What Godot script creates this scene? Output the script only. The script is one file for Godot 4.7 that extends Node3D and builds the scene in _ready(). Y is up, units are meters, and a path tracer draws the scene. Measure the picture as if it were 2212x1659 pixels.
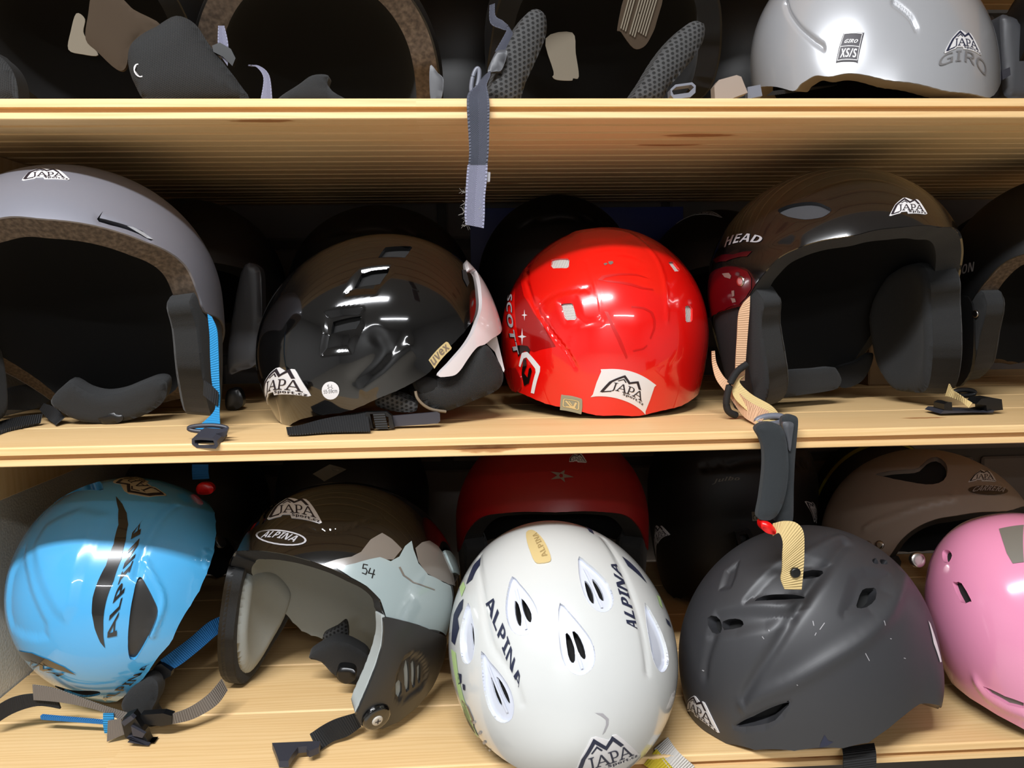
extends Node3D
# Rental shelves of ski helmets. Metres, y up; M is the height of the middle shelf's top.
const M := 1.25
const UP := 0.306      # middle shelf top to underside of the top shelf
const LOW := 0.3427    # middle shelf top to bottom shelf top
const T := 0.019       # board thickness
const PLANK := 0.121   # board cover width
var mat := {}
var used := {}
var rng := RandomNumberGenerator.new()

# ---------------------------------------------------------------- mesh builder
class Build:
	var v := PackedVector3Array()
	var n := PackedVector3Array()
	var uv := PackedVector2Array()
	var ix := PackedInt32Array()
	func add(p: Vector3, nn: Vector3, t: Vector2) -> int:
		v.append(p); n.append(nn); uv.append(t)
		return v.size() - 1
	func tri(a: int, b: int, c: int) -> void:
		ix.append(a); ix.append(b); ix.append(c)
	func quad(a: Vector3, b: Vector3, c: Vector3, d: Vector3, nn: Vector3, ta := Vector2.ZERO, tb := Vector2.ZERO, tc := Vector2.ZERO, td := Vector2.ZERO) -> void:
		var i := add(a, nn, ta); add(b, nn, tb); add(c, nn, tc); add(d, nn, td)
		if (b - a).cross(c - a).dot(nn) > 0.0:
			tri(i, i + 2, i + 1); tri(i, i + 3, i + 2)
		else:
			tri(i, i + 1, i + 2); tri(i, i + 2, i + 3)
	func mesh() -> ArrayMesh:
		var a := []
		a.resize(Mesh.ARRAY_MAX)
		a[Mesh.ARRAY_VERTEX] = v; a[Mesh.ARRAY_NORMAL] = n; a[Mesh.ARRAY_TEX_UV] = uv; a[Mesh.ARRAY_INDEX] = ix
		var m := ArrayMesh.new()
		m.add_surface_from_arrays(Mesh.PRIMITIVE_TRIANGLES, a)
		return m

func numbered(called: String) -> String:
	var k: int = used.get(called, 0)
	used[called] = k + 1
	return called if k == 0 else "%s_%03d" % [called, k]

func part(b: Build, called: String, m: String, parent: Node, label := "") -> MeshInstance3D:
	if b.v.is_empty():
		return null
	var o := MeshInstance3D.new()
	o.mesh = b.mesh()
	o.material_override = mat[m]
	o.name = called
	o.cast_shadow = GeometryInstance3D.SHADOW_CASTING_SETTING_ON
	parent.add_child(o, true)
	if label: o.set_meta("label", label)
	return o

func thing(called: String, label: String, category: String, where: Vector3, group := "") -> Node3D:
	var o := Node3D.new()
	o.name = numbered(called)
	add_child(o)
	o.position = where
	o.set_meta("label", label); o.set_meta("category", category)
	if group: o.set_meta("group", group)
	return o

func struct(b: Build, called: String, m: String, label := "") -> MeshInstance3D:
	var o := part(b, called, m, self)
	o.set_meta("kind", "structure")
	o.set_meta("label", label)
	return o

func box(b: Build, lo: Vector3, hi: Vector3, bev := 0.0, uvs := 1.0) -> void:
	# box with optional chamfers
	var c := (lo + hi) / 2; var e := (hi - lo) / 2
	for ax in 3:
		for s in [-1.0, 1.0]:
			var nn := Vector3.ZERO; nn[ax] = s
			var u := Vector3.ZERO; u[(ax + 1) % 3] = 1.0
			var w := Vector3.ZERO; w[(ax + 2) % 3] = 1.0
			var eu: float = e[(ax + 1) % 3] - bev; var ew: float = e[(ax + 2) % 3] - bev
			var o := c + nn * e[ax]
			b.quad(o - u * eu - w * ew, o + u * eu - w * ew, o + u * eu + w * ew, o - u * eu + w * ew, nn, Vector2(-eu, -ew) * uvs, Vector2(eu, -ew) * uvs, Vector2(eu, ew) * uvs, Vector2(-eu, ew) * uvs)
	if bev > 0.0:
		for ax in 3:
			var a1 := (ax + 1) % 3; var a2 := (ax + 2) % 3
			for s1 in [-1.0, 1.0]:
				for s2 in [-1.0, 1.0]:
					var p := c; var q := c; var dd := Vector3.ZERO; dd[ax] = e[ax] - bev
					p[a1] += s1 * e[a1]; p[a2] += s2 * (e[a2] - bev)
					q[a1] += s1 * (e[a1] - bev); q[a2] += s2 * e[a2]
					var nn := Vector3.ZERO; nn[a1] = s1; nn[a2] = s2
					b.quad(p - dd, p + dd, q + dd, q - dd, nn.normalized())
		for sx in [-1.0, 1.0]:
			for sy in [-1.0, 1.0]:
				for sz in [-1.0, 1.0]:
					var k := c + Vector3(sx * e.x, sy * e.y, sz * e.z)
					var g := Vector3(sx, sy, sz) * bev
					var nn := g.normalized()
					var i := b.add(k - Vector3(0, g.y, g.z), nn, Vector2.ZERO); b.add(k - Vector3(g.x, 0, g.z), nn, Vector2.ZERO); b.add(k - Vector3(g.x, g.y, 0), nn, Vector2.ZERO)
					if (b.v[i + 1] - b.v[i]).cross(b.v[i + 2] - b.v[i]).dot(nn) > 0: b.tri(i, i + 2, i + 1)
					else: b.tri(i, i + 1, i + 2)

# ---------------------------------------------------------------- helmet surface
# A helmet is an ovoid described over a chart (p, q): distance from the origin is the angle from the crown, +q is the brow, +p the left ear.
func at(h: Dictionary, p: float, q: float, lift: float) -> Vector3:
	if h.flat: return h.o + h.b * Vector3(p, -q, lift)
	var ph := sqrt(p * p + q * q)
	var cx := 0.0; var cz := 0.0
	if ph > 0.000001:
		cx = p / ph; cz = q / ph
	var ax: float = h.ax
	var az: float = h.af if cz > 0.0 else h.ab
	var pos: Vector3; var nn: Vector3
	if ph <= PI / 2:
		var s := sin(ph); var c := cos(ph)
		pos = Vector3(ax * s * cx, h.ay * c, az * s * cz)
		nn = Vector3(s * cx / ax, c / h.ay, s * cz / az)
	else:
		var t := ph - PI / 2
		var s: float = 1.0 - h.k * t * t
		pos = Vector3(ax * s * cx, -h.al * t, az * s * cz)
		nn = Vector3(cx / ax, -2.0 * h.k * t / h.al, cz / az)
	var d := lift
	for f in h.f:
		if p < f[1] or p > f[2] or q < f[3] or q > f[4]: continue
		var k: int = f[0]
		if k == 0:      # swelling or dent: centre, sizes, turn, amount
			var x: float = p - f[5]; var y: float = q - f[6]
			var u: float = (x * f[9] + y * f[10]) / f[7]; var w: float = (y * f[9] - x * f[10]) / f[8]
			d += f[11] * exp(-u * u - w * w)
		elif k == 1:    # ridge or groove along a line: line, width, amount
			var line: PackedVector2Array = f[5]
			var best := 9.0
			for i in line.size() - 1:
				best = minf(best, Geometry2D.get_closest_point_to_segment(Vector2(p, q), line[i], line[i + 1]).distance_squared_to(Vector2(p, q)))
			d += f[7] * exp(-best / (f[6] * f[6]))
		else:           # raised or sunk field: outline, softness, amount
			var poly: PackedVector2Array = f[5]
			var best := edge_distance(poly, Vector2(p, q))
			if not Geometry2D.is_point_in_polygon(Vector2(p, q), poly): best = -best
			d += f[7] * smoothstep(-f[6], f[6], best)
	return h.b * (pos + nn.normalized() * d) + h.o

func edge_distance(poly: PackedVector2Array, x: Vector2) -> float:
	var best := 99.0
	var a := poly[poly.size() - 1]
	for c in poly:
		best = minf(best, Geometry2D.get_closest_point_to_segment(x, a, c).distance_squared_to(x))
		a = c
	return sqrt(best)

func swell(h: Dictionary, p: float, q: float, sp: float, sq: float, turn: float, amount: float) -> void:
	var r := maxf(sp, sq) * 2.6
	h.f.append([0, p - r, p + r, q - r, q + r, p, q, sp, sq, cos(turn), sin(turn), amount])
func ridge(h: Dictionary, line: PackedVector2Array, width: float, amount: float) -> void:
	var l := sm_open(line, 4)
	var r := rect_of(l).grow(width * 2.6)
	h.f.append([1, r.position.x, r.end.x, r.position.y, r.end.y, l, width, amount])
func field(h: Dictionary, poly: PackedVector2Array, soft: float, amount: float) -> void:
	var r := rect_of(poly).grow(soft)
	h.f.append([2, r.position.x, r.end.x, r.position.y, r.end.y, poly, soft, amount])

func rect_of(poly: PackedVector2Array) -> Rect2:
	var r := Rect2(poly[0], Vector2.ZERO)
	for x in poly: r = r.expand(x)
	return r

func V(a: Array) -> PackedVector2Array:
	var o := PackedVector2Array()
	for i in a.size() / 2: o.append(Vector2(a[i * 2], a[i * 2 + 1]))
	return o

func sm(poly: PackedVector2Array, k := 4) -> PackedVector2Array:    # closed outline, rounded
	var o := PackedVector2Array(); var c := poly.size()
	for i in c:
		for j in k:
			o.append(poly[i].cubic_interpolate(poly[(i + 1) % c], poly[(i + c - 1) % c], poly[(i + 2) % c], float(j) / k))
	return o
func sm_open(poly: PackedVector2Array, k := 4) -> PackedVector2Array:
	var o := PackedVector2Array(); var c := poly.size()
	for i in c - 1:
		for j in k:
			o.append(poly[i].cubic_interpolate(poly[i + 1], poly[maxi(i - 1, 0)], poly[mini(i + 2, c - 1)], float(j) / k))
	o.append(poly[c - 1])
	return o

func rim(a: Array) -> PackedVector2Array:    # rim from (degrees round from the brow, degrees down from the crown) of one side, mirrored
	var one := PackedVector2Array()
	for i in a.size() / 2:
		one.append(Vector2(a[i * 2], a[i * 2 + 1]))
	var o := PackedVector2Array()
	for x in one: o.append(Vector2.from_angle(deg_to_rad(90.0 - x.x)) * deg_to_rad(x.y))
	for i in range(one.size() - 2, 0, -1): o.append(Vector2.from_angle(deg_to_rad(90.0 + one[i].x)) * deg_to_rad(one[i].y))
	return sm(o, 4)

# A piece of the surface: outline and holes in the chart. o: wall (depth of the edge), pillow (bulge), pw (its reach), flip (faces inwards)
func patch(b: Build, h: Dictionary, outer: PackedVector2Array, holes: Array, lift: float, cell: float, o := {}) -> void:
	var flip: bool = o.get("flip", false)
	var pillow: float = o.get("pillow", 0.0); var pw: float = o.get("pw", 0.12)
	var outlines: Array = [outer]; outlines.append_array(holes)
	var r := rect_of(outer)
	var i0 := floori(r.position.x / cell); var i1 := ceili(r.end.x / cell)
	var j0 := floori(r.position.y / cell); var j1 := ceili(r.end.y / cell)
	var cut := {}
	for pl: PackedVector2Array in outlines:
		for i in pl.size():
			var a := pl[i]; var c := pl[(i + 1) % pl.size()]
			var k := ceili(a.distance_to(c) / cell * 10.0) + 1
			for t in k + 1:
				var x := a.lerp(c, float(t) / k) / cell
				cut[Vector2i(floori(x.x), floori(x.y))] = true
	var seen := {}
	var vert := func(x: Vector2) -> int:
		var key := Vector2i(roundi(x.x * 30000.0), roundi(x.y * 30000.0))
		if seen.has(key): return seen[key]
		var l0 := lift; var l1 := lift; var l2 := lift
		var e: float = h.e
		if pillow != 0.0:
			var f := func(y: Vector2) -> float:
				if not Geometry2D.is_point_in_polygon(y, outer): return lift
				var t := 1.0 - minf(edge_distance(outer, y) / pw, 1.0)
				return lift + pillow * sqrt(maxf(1.0 - t * t, 0.0))
			l0 = f.call(x); l1 = f.call(x + Vector2(e, 0)); l2 = f.call(x + Vector2(0, e))
		var p := at(h, x.x, x.y, l0)
		var nn := (at(h, x.x, x.y + e, l2) - p).cross(at(h, x.x + e, x.y, l1) - p).normalized()
		var id := b.add(p, -nn if flip else nn, x * h.uvk)
		seen[key] = id
		return id
	for i in range(i0, i1):
		for j in range(j0, j1):
			var lo := Vector2(i, j) * cell
			var sq := PackedVector2Array([lo, lo + Vector2(cell, 0), lo + Vector2(cell, cell), lo + Vector2(0, cell)])
			var pieces: Array = []
			if cut.has(Vector2i(i, j)):
				pieces = Geometry2D.intersect_polygons(sq, outer)
				for hole: PackedVector2Array in holes:
					var next: Array = []
					for pc in pieces:
						for pp in Geometry2D.clip_polygons(pc, hole): next.append(pp)
					pieces = next
			else:
				var mid := lo + Vector2(cell, cell) / 2
				var keep := Geometry2D.is_point_in_polygon(mid, outer)
				if keep:
					for hole: PackedVector2Array in holes:
						if Geometry2D.is_point_in_polygon(mid, hole):
							keep = false
							break
				if keep: pieces = [sq]
			for pc: PackedVector2Array in pieces:
				var t := PackedInt32Array([0, 1, 2, 0, 2, 3]) if pc.size() == 4 and pieces.size() == 1 and not cut.has(Vector2i(i, j)) else Geometry2D.triangulate_polygon(pc)
				for k in t.size() / 3:
					var a := pc[t[k * 3]]; var c := pc[t[k * 3 + 1]]; var d := pc[t[k * 3 + 2]]
					var ccw := (c - a).cross(d - a) > 0.0
					if ccw != flip: b.tri(vert.call(a), vert.call(c), vert.call(d))
					else: b.tri(vert.call(a), vert.call(d), vert.call(c))
	if o.has("wall"):
		for k in outlines.size():
			edge(b, h, outlines[k], lift, lift - float(o.wall), cell, k > 0)

# the edge of an outline, from one level to another, facing out of the piece
func edge(b: Build, h: Dictionary, pl: PackedVector2Array, l0: float, l1: float, cell: float, hole := false) -> void:
	var ring := PackedVector2Array()
	for i in pl.size():
		var a := pl[i]; var c := pl[(i + 1) % pl.size()]
		var k := maxi(1, ceili(a.distance_to(c) / cell))
		for t in k: ring.append(a.lerp(c, float(t) / k))
	var cw := Geometry2D.is_polygon_clockwise(ring)   # in a y-down sense
	var c := ring.size(); var run := 0.0
	var base := b.v.size()
	for i in c + 1:
		var x := ring[i % c]
		var d := (ring[(i + 1) % c] - ring[(i + c - 1) % c]).normalized()
		var out := Vector2(d.y, -d.x)
		if Geometry2D.is_point_in_polygon(x + out * h.e * 0.6, pl): out = -out
		if hole: out = -out
		var p0 := at(h, x.x, x.y, l0); var p1 := at(h, x.x, x.y, l1)
		var g := (at(h, x.x + out.x * 0.01, x.y + out.y * 0.01, l0) - p0).normalized()
		if i > 0: run += x.distance_to(ring[(i - 1) % c]) * h.uvk
		b.add(p0, g, Vector2(run, 0)); b.add(p1, g, Vector2(run, l1 - l0))
	for i in c:
		var q := base + i * 2
		if (b.v[q + 1] - b.v[q]).cross(b.v[q + 2] - b.v[q]).dot(b.n[q]) > 0.0:
			b.tri(q, q + 2, q + 1); b.tri(q + 1, q + 2, q + 3)
		else:
			b.tri(q, q + 1, q + 2); b.tri(q + 1, q + 3, q + 2)

# a soft pad on the surface: outer face, edge, bulging inner face
func pad(h: Dictionary, poly: PackedVector2Array, l0: float, l1: float, bulge: float, m: String, called: String, parent: Node, cell := 0.045, label := "") -> MeshInstance3D:
	var b := Build.new()
	patch(b, h, poly, [], l0, cell, {"wall": l0 - l1, "pillow": bulge * 0.3, "pw": 0.1})
	patch(b, h, poly, [], l1, cell, {"flip": true, "pillow": -bulge, "pw": 0.16})
	return part(b, called, m, parent, label)

func cover(h: Dictionary, poly: PackedVector2Array, m: String, called: String, parent: Node, lift := 0.0008, cell := 0.03, o := {}, label := "") -> MeshInstance3D:
	var b := Build.new()
	patch(b, h, poly, [], lift, cell, o)
	return part(b, called, m, parent, label)

# an air vent: a hole is cut in the shell; its sides and floor are built here
func vent(h: Dictionary, poly: PackedVector2Array, depth: float, side: String, floor_m: String, parent: Node, called := "vent", top := 0.0002) -> MeshInstance3D:
	var b := Build.new()
	edge(b, h, poly, top, -depth, 0.05, true)
	var o := part(b, called, side, parent)
	var f := Build.new()
	patch(f, h, poly, [], -depth, 0.06)
	part(f, "mesh_insert" if floor_m == "white_mesh" else "liner", floor_m, o)
	return o

# print on a four-cornered area of the surface: unit square (x right, y down) to chart
func spot(c: PackedVector2Array, x: Vector2) -> Vector2:
	if c.size() == 4: return c[0].lerp(c[1], x.x).lerp(c[3].lerp(c[2], x.x), x.y)
	var k := c.size() / 2          # a bent strip: upper edge points, then lower edge points, both left to right
	var f := clampf(x.x, -0.2, 1.2) * (k - 1)
	var i := clampi(int(floor(f)), 0, k - 2)
	var a := c[i].cubic_interpolate(c[i + 1], c[maxi(i - 1, 0)], c[mini(i + 2, k - 1)], f - i)
	var b := c[k + i].cubic_interpolate(c[k + i + 1], c[k + maxi(i - 1, 0)], c[k + mini(i + 2, k - 1)], f - i)
	return a.lerp(b, x.y)
func spots(c: PackedVector2Array, pl: PackedVector2Array) -> PackedVector2Array:
	var o := PackedVector2Array()
	for x in pl: o.append(spot(c, x))
	return o

var fonts := {}
func font(kind: String) -> SystemFont:
	if not fonts.has(kind):
		var f := SystemFont.new()
		f.font_names = PackedStringArray(["Droid Serif" if kind.begins_with("serif") else "Droid Sans"])
		if kind.ends_with("bold"): f.font_weight = 700
		fonts[kind] = f
	return fonts[kind]

# lettering in a rectangle of the area, bent onto the surface
func letters(b: Build, h: Dictionary, c: PackedVector2Array, area: Rect2, text: String, kind: String, lift: float, slant := 0.0) -> void:
	for tr in text_tris(text, kind):
		var ids := []
		for x: Vector2 in tr:
			var y := area.position + Vector2(x.x + slant * (0.5 - x.y), x.y) * area.size
			var s := spot(c, y)
			var p := at(h, s.x, s.y, lift)
			var nn := (at(h, s.x, s.y + h.e, lift) - p).cross(at(h, s.x + h.e, s.y, lift) - p).normalized()
			ids.append(b.add(p, nn, y))
		if (b.v[ids[1]] - b.v[ids[0]]).cross(b.v[ids[2]] - b.v[ids[0]]).dot(b.n[ids[0]]) > 0.0: b.tri(ids[0], ids[2], ids[1])
		else: b.tri(ids[0], ids[1], ids[2])

var texts := {}
func text_tris(text: String, kind: String) -> Array:      # triangles of a text, fitted to the unit square, y down
	if texts.has(text + kind): return texts[text + kind]
	var t := TextMesh.new()
	t.font = font(kind); t.font_size = 48; t.depth = 0.0; t.pixel_size = 0.01; t.curve_step = 2.0
	t.text = text
	var a := t.surface_get_arrays(0)
	var v: PackedVector3Array = a[Mesh.ARRAY_VERTEX]
	var ix: PackedInt32Array = a[Mesh.ARRAY_INDEX]
	var box2 := Rect2(v[0].x, v[0].y, 0, 0)
	for x in v: box2 = box2.expand(Vector2(x.x, x.y))
	var o := []
	for i in ix.size() / 3:
		var tr := []
		for k in 3:
			var x := v[ix[i * 3 + k]]
			tr.append(Vector2((x.x - box2.position.x) / box2.size.x, 1.0 - (x.y - box2.position.y) / box2.size.y))
		o.append(tr)
	texts[text + kind] = o
	return o

func stroke(b: Build, h: Dictionary, c: PackedVector2Array, line: PackedVector2Array, w: float, lift: float) -> void:
	for pl in Geometry2D.offset_polyline(line, w / 2, Geometry2D.JOIN_MITER, Geometry2D.END_BUTT):
		if not Geometry2D.is_polygon_clockwise(pl):
			patch(b, h, spots(c, pl), [], lift, 0.05)

# the shop's mountain sticker
func mountain_sticker(h: Dictionary, c: PackedVector2Array, parent: Node, m := "sticker_white", shape := "cut", below := "Sport.cz", ink := "ink") -> void:
	var b := Build.new()
	var outline: PackedVector2Array
	if shape == "cut": outline = V([0, .95, .03, 1, .27, .94, .3, .87, .45, .87, .47, .99, .95, .93, 1, .86, .82, .2, .77, .1, .71, .09, .62, .17, .44, 0, .36, 0, .21, .23, .14, .36])
	else: outline = sm(V([.06, 0, .94, 0, 1, .08, 1, .92, .94, 1, .06, 1, 0, .92, 0, .08]), 2)
	patch(b, h, spots(c, outline), [], 0.0007, 0.04, {"wall": 0.0006})
	var s := part(b, "sticker", m, parent, "white mountain logo sticker")
	var k := Build.new()
	var g := c
	if shape != "cut":
		g = PackedVector2Array([spot(c, Vector2(.08, .14)), spot(c, Vector2(.94, .14)), spot(c, Vector2(.94, .9)), spot(c, Vector2(.08, .9))])
	stroke(k, h, g, V([.06, .92, .17, .42, .235, .31, .39, .08, .53, .32, .68, .15, .78, .4]), .065, .0010)
	stroke(k, h, g, V([.06, .92, .24, .86]), .05, .0010)
	stroke(k, h, g, V([.30, .34, .40, .22, .46, .34]), .03, .0010)
	for c4 in [["J", .22, .10, .43, .42], ["A", .31, .23, .44, .36], ["P", .53, .15, .44, .36], ["A", .66, .25, .44, .36]]:
		letters(k, h, g, Rect2(c4[1], c4[3], c4[2], c4[4]), c4[0], "serif", .0011)
	letters(k, h, g, Rect2(.48, .82, .48, .13), below, "sans_bold", .0011)
	part(k, "print", ink, s)

# ---------------------------------------------------------------- straps and flat pieces
# webbing between two edges
func ribbon(b: Build, left: Array, right: Array, th := 0.0014) -> void:
	var ls := []; var rs := []
	var c := left.size(); var sub := 6
	for i in c - 1:
		for j in sub + (1 if i == c - 2 else 0):
			var t := float(j) / sub
			ls.append(left[i].cubic_interpolate(left[i + 1], left[maxi(i - 1, 0)], left[mini(i + 2, c - 1)], t))
			rs.append(right[i].cubic_interpolate(right[i + 1], right[maxi(i - 1, 0)], right[mini(i + 2, c - 1)], t))
	var run := 0.0
	var prev := []
	var k := ls.size()
	for i in k:
		var l: Vector3 = ls[i]; var r: Vector3 = rs[i]
		var mid := (l + r) / 2
		var along: Vector3 = (ls[mini(i + 1, k - 1)] + rs[mini(i + 1, k - 1)] - ls[maxi(i - 1, 0)] - rs[maxi(i - 1, 0)]).normalized()
		var nn := along.cross(r - l).normalized()
		if i > 0: run += mid.distance_to(prev[8])
		var w := l.distance_to(r)
		var a := nn * th / 2
		var row := [l + a, r + a, r - a, l - a, nn, (r - l).normalized(), run, w, mid]
		if i > 0:
			for f in 4:
				var f2 := (f + 1) % 4
				var n0: Vector3 = [prev[4], prev[5], -prev[4], -prev[5]][f]
				var n1: Vector3 = [row[4], row[5], -row[4], -row[5]][f]
				var u0 := [0.0, 1.0, 1.0, 0.0]
				var q := b.add(prev[f], n0, Vector2(u0[f], prev[6])); b.add(prev[f2], n0, Vector2(u0[f2], prev[6])); b.add(row[f2], n1, Vector2(u0[f2], row[6])); b.add(row[f], n1, Vector2(u0[f], row[6]))
				if (b.v[q + 1] - b.v[q]).cross(b.v[q + 2] - b.v[q]).dot(n0) > 0.0:
					b.tri(q, q + 2, q + 1); b.tri(q, q + 3, q + 2)
				else:
					b.tri(q, q + 1, q + 2); b.tri(q, q + 2, q + 3)
		for e in [0, k - 1]:
			if i == e: b.quad(row[0], row[1], row[2], row[3], -along if i == 0 else along)
		prev = row

# a flat piece with thickness: outline points in space, pushed by a vector; holes too
func slab(b: Build, pts: Array, push: Vector3, holes := [], bev := 0.0) -> void:
	var o: Vector3 = pts[0]
	var nn := -push.normalized()
	var ux: Vector3 = (pts[1] - o).normalized()
	ux = (ux - nn * ux.dot(nn)).normalized()
	var uy := nn.cross(ux)
	var flat := func(a: Array) -> PackedVector2Array:
		var r := PackedVector2Array()
		for x in a: r.append(Vector2((x - o).dot(ux), (x - o).dot(uy)))
		return r
	var outer: PackedVector2Array = flat.call(pts)
	var hs := []
	for x in holes: hs.append(flat.call(x))
	# cut the outline into pieces without holes: slice at each hole's middle
	var pieces: Array = [outer]
	for hl: PackedVector2Array in hs:
		var next: Array = []
		var mid := rect_of(hl).get_center()
		for pc in pieces:
			for s in [-1.0, 1.0]:
				var half := PackedVector2Array([mid + Vector2(0, -1), mid + Vector2(s, -1), mid + Vector2(s, 1), mid + Vector2(0, 1)])
				for q in Geometry2D.intersect_polygons(pc, half):
					for z in Geometry2D.clip_polygons(q, hl): next.append(z)
		pieces = next
	var lift := func(x: Vector2, back: bool) -> Vector3: return o + ux * x.x + uy * x.y + (push if back else Vector3.ZERO)
	for pc: PackedVector2Array in pieces:
		var t := Geometry2D.triangulate_polygon(pc)
		for back in [false, true]:
			var m := -nn if back else nn
			for k in t.size() / 3:
				var a := b.add(lift.call(pc[t[k * 3]], back), m, pc[t[k * 3]]); b.add(lift.call(pc[t[k * 3 + 1]], back), m, pc[t[k * 3 + 1]]); b.add(lift.call(pc[t[k * 3 + 2]], back), m, pc[t[k * 3 + 2]])
				if (b.v[a + 1] - b.v[a]).cross(b.v[a + 2] - b.v[a]).dot(m) > 0.0: b.tri(a, a + 2, a + 1)
				else: b.tri(a, a + 1, a + 2)
	var loops: Array = [outer]; loops.append_array(hs)
	for k in loops.size():
		var pl: PackedVector2Array = loops[k]
		for i in pl.size():
			var a := pl[i]; var c := pl[(i + 1) % pl.size()]
			var d := (c - a).normalized(); var out := Vector2(d.y, -d.x)
			if Geometry2D.is_point_in_polygon((a + c) / 2 + out * 0.0003, pl): out = -out
			if k > 0: out = -out
			b.quad(lift.call(a, false), lift.call(c, false), lift.call(c, true), lift.call(a, true), ux * out.x + uy * out.y)

# round tube along points
func tube(b: Build, pts: Array, rad: float, seg := 8) -> void:
	var base := b.v.size()
	var k := pts.size()
	var side := Vector3.UP
	for i in k:
		var d: Vector3 = (pts[mini(i + 1, k - 1)] - pts[maxi(i - 1, 0)]).normalized()
		var u := d.cross(side).normalized() if absf(d.dot(side)) < 0.95 else d.cross(Vector3.RIGHT).normalized()
		var w := d.cross(u)
		for s in seg + 1:
			var g := u * cos(TAU * s / seg) + w * sin(TAU * s / seg)
			b.add(pts[i] + g * rad, g, Vector2(float(s) / seg, i))
	for i in k - 1:
		for s in seg:
			var q := base + i * (seg + 1) + s
			b.tri(q, q + seg + 1, q + 1); b.tri(q + 1, q + seg + 1, q + seg + 2)

# domed disc (rivet, screw head, button) on a point facing a direction
func disc(b: Build, c: Vector3, face: Vector3, rad: float, high: float, flat := 0.0) -> void:
	face = face.normalized()
	var u := face.cross(Vector3.UP).normalized() if absf(face.y) < 0.9 else face.cross(Vector3.RIGHT).normalized()
	var w := face.cross(u)
	var rows := [[1.0, -1.0, 0.0], [1.0, 0.35, 0.0], [0.92, 0.75, 0.5], [0.75, 0.95, 0.85], [0.45, 1.0 + flat, 1.0], [0.0, 1.0 + flat, 1.0]]
	var base := b.v.size()
	for r in rows:
		for s in 17:
			var g := u * cos(TAU * s / 16) + w * sin(TAU * s / 16)
			b.add(c + g * rad * r[0] + face * high * r[1], (g * (1.0 - r[2]) + face * (r[2] + 0.001)).normalized(), Vector2(s / 16.0, r[0]))
	for i in rows.size() - 1:
		for s in 16:
			var q := base + i * 17 + s
			if (b.v[q + 17] - b.v[q]).cross(b.v[q + 1] - b.v[q]).dot(b.n[q]) > 0.0:
				b.tri(q, q + 1, q + 17); b.tri(q + 1, q + 18, q + 17)
			else:
				b.tri(q, q + 17, q + 1); b.tri(q + 1, q + 17, q + 18)

# ---------------------------------------------------------------- materials
func plain(called: String, c: Color, rough := 0.6, more := {}) -> StandardMaterial3D:
	var m := StandardMaterial3D.new()
	m.resource_name = called
	m.albedo_color = c
	m.roughness = rough
	for k in more: m.set(k, more[k])
	mat[called] = m
	return m

func noise_tex(seed_: int, freq: float, ramp: Array, stretch := Vector2.ONE, size := 512, octaves := 4) -> ImageTexture:
	var n := FastNoiseLite.new()
	n.seed = seed_; n.frequency = freq; n.fractal_octaves = octaves; n.noise_type = FastNoiseLite.TYPE_SIMPLEX_SMOOTH
	var im := Image.create(size, size, false, Image.FORMAT_RGB8)
	for y in size:
		for x in size:
			# seamless by blending
			var a := n.get_noise_2d(x * stretch.x, y * stretch.y); var c := n.get_noise_2d((x - size) * stretch.x, y * stretch.y)
			var fx := float(x) / size
			var t := clampf(lerpf(a, c, smoothstep(0.75, 1.0, fx)) * 0.9 + 0.5, 0, 1)
			im.set_pixel(x, y, ramp[0].lerp(ramp[1], t) if ramp.size() == 2 else (ramp[0].lerp(ramp[1], t * 2) if t < 0.5 else ramp[1].lerp(ramp[2], t * 2 - 1)))
	return ImageTexture.create_from_image(im)

func bump_tex(kind: String, size := 128) -> ImageTexture:     # small repeating relief: ribbed webbing, mesh cloth, nap
	var im := Image.create(size, size, false, Image.FORMAT_RGB8)
	var n := FastNoiseLite.new(); n.frequency = 0.12; n.seed = 5
	for y in size:
		for x in size:
			var g := 0.5
			var fx := float(x) / size; var fy := float(y) / size
			if kind == "rib": g = 0.5 + 0.5 * sin(fy * TAU * 8)
			elif kind == "twill":
				g = 0.5 + 0.5 * sin((fy * 16 + absf(fx - 0.5) * 16) * TAU)
				if fx < 0.1 or fx > 0.9: g = 0.5 + 0.5 * sin(fy * TAU * 10)
			elif kind == "mesh":
				var cx := fposmod(fx * 6, 1.0) - 0.5; var cy := fposmod(fy * 6 + (0.5 if int(fx * 6) % 2 else 0.0), 1.0) - 0.5
				g = smoothstep(0.2, 0.38, sqrt(cx * cx + cy * cy))
			else: g = n.get_noise_2d(x, y) * 0.5 + 0.5
			im.set_pixel(x, y, Color(g, g, g))
	im.bump_map_to_normal_map(3.0 if kind != "nap" else 1.5)
	return ImageTexture.create_from_image(im)

func mesh_tex(hole: Color, thread: Color) -> ImageTexture:      # knitted mesh cloth
	var im := Image.create(128, 128, false, Image.FORMAT_RGB8)
	for y in 128:
		for x in 128:
			var cx := fposmod(x / 128.0 * 6, 1.0) - 0.5; var cy := fposmod(y / 128.0 * 6 + (0.5 if int(x / 128.0 * 6) % 2 else 0.0), 1.0) - 0.5
			im.set_pixel(x, y, hole.lerp(thread, smoothstep(0.2, 0.36, sqrt(cx * cx + cy * cy))))
	return ImageTexture.create_from_image(im)

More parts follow.
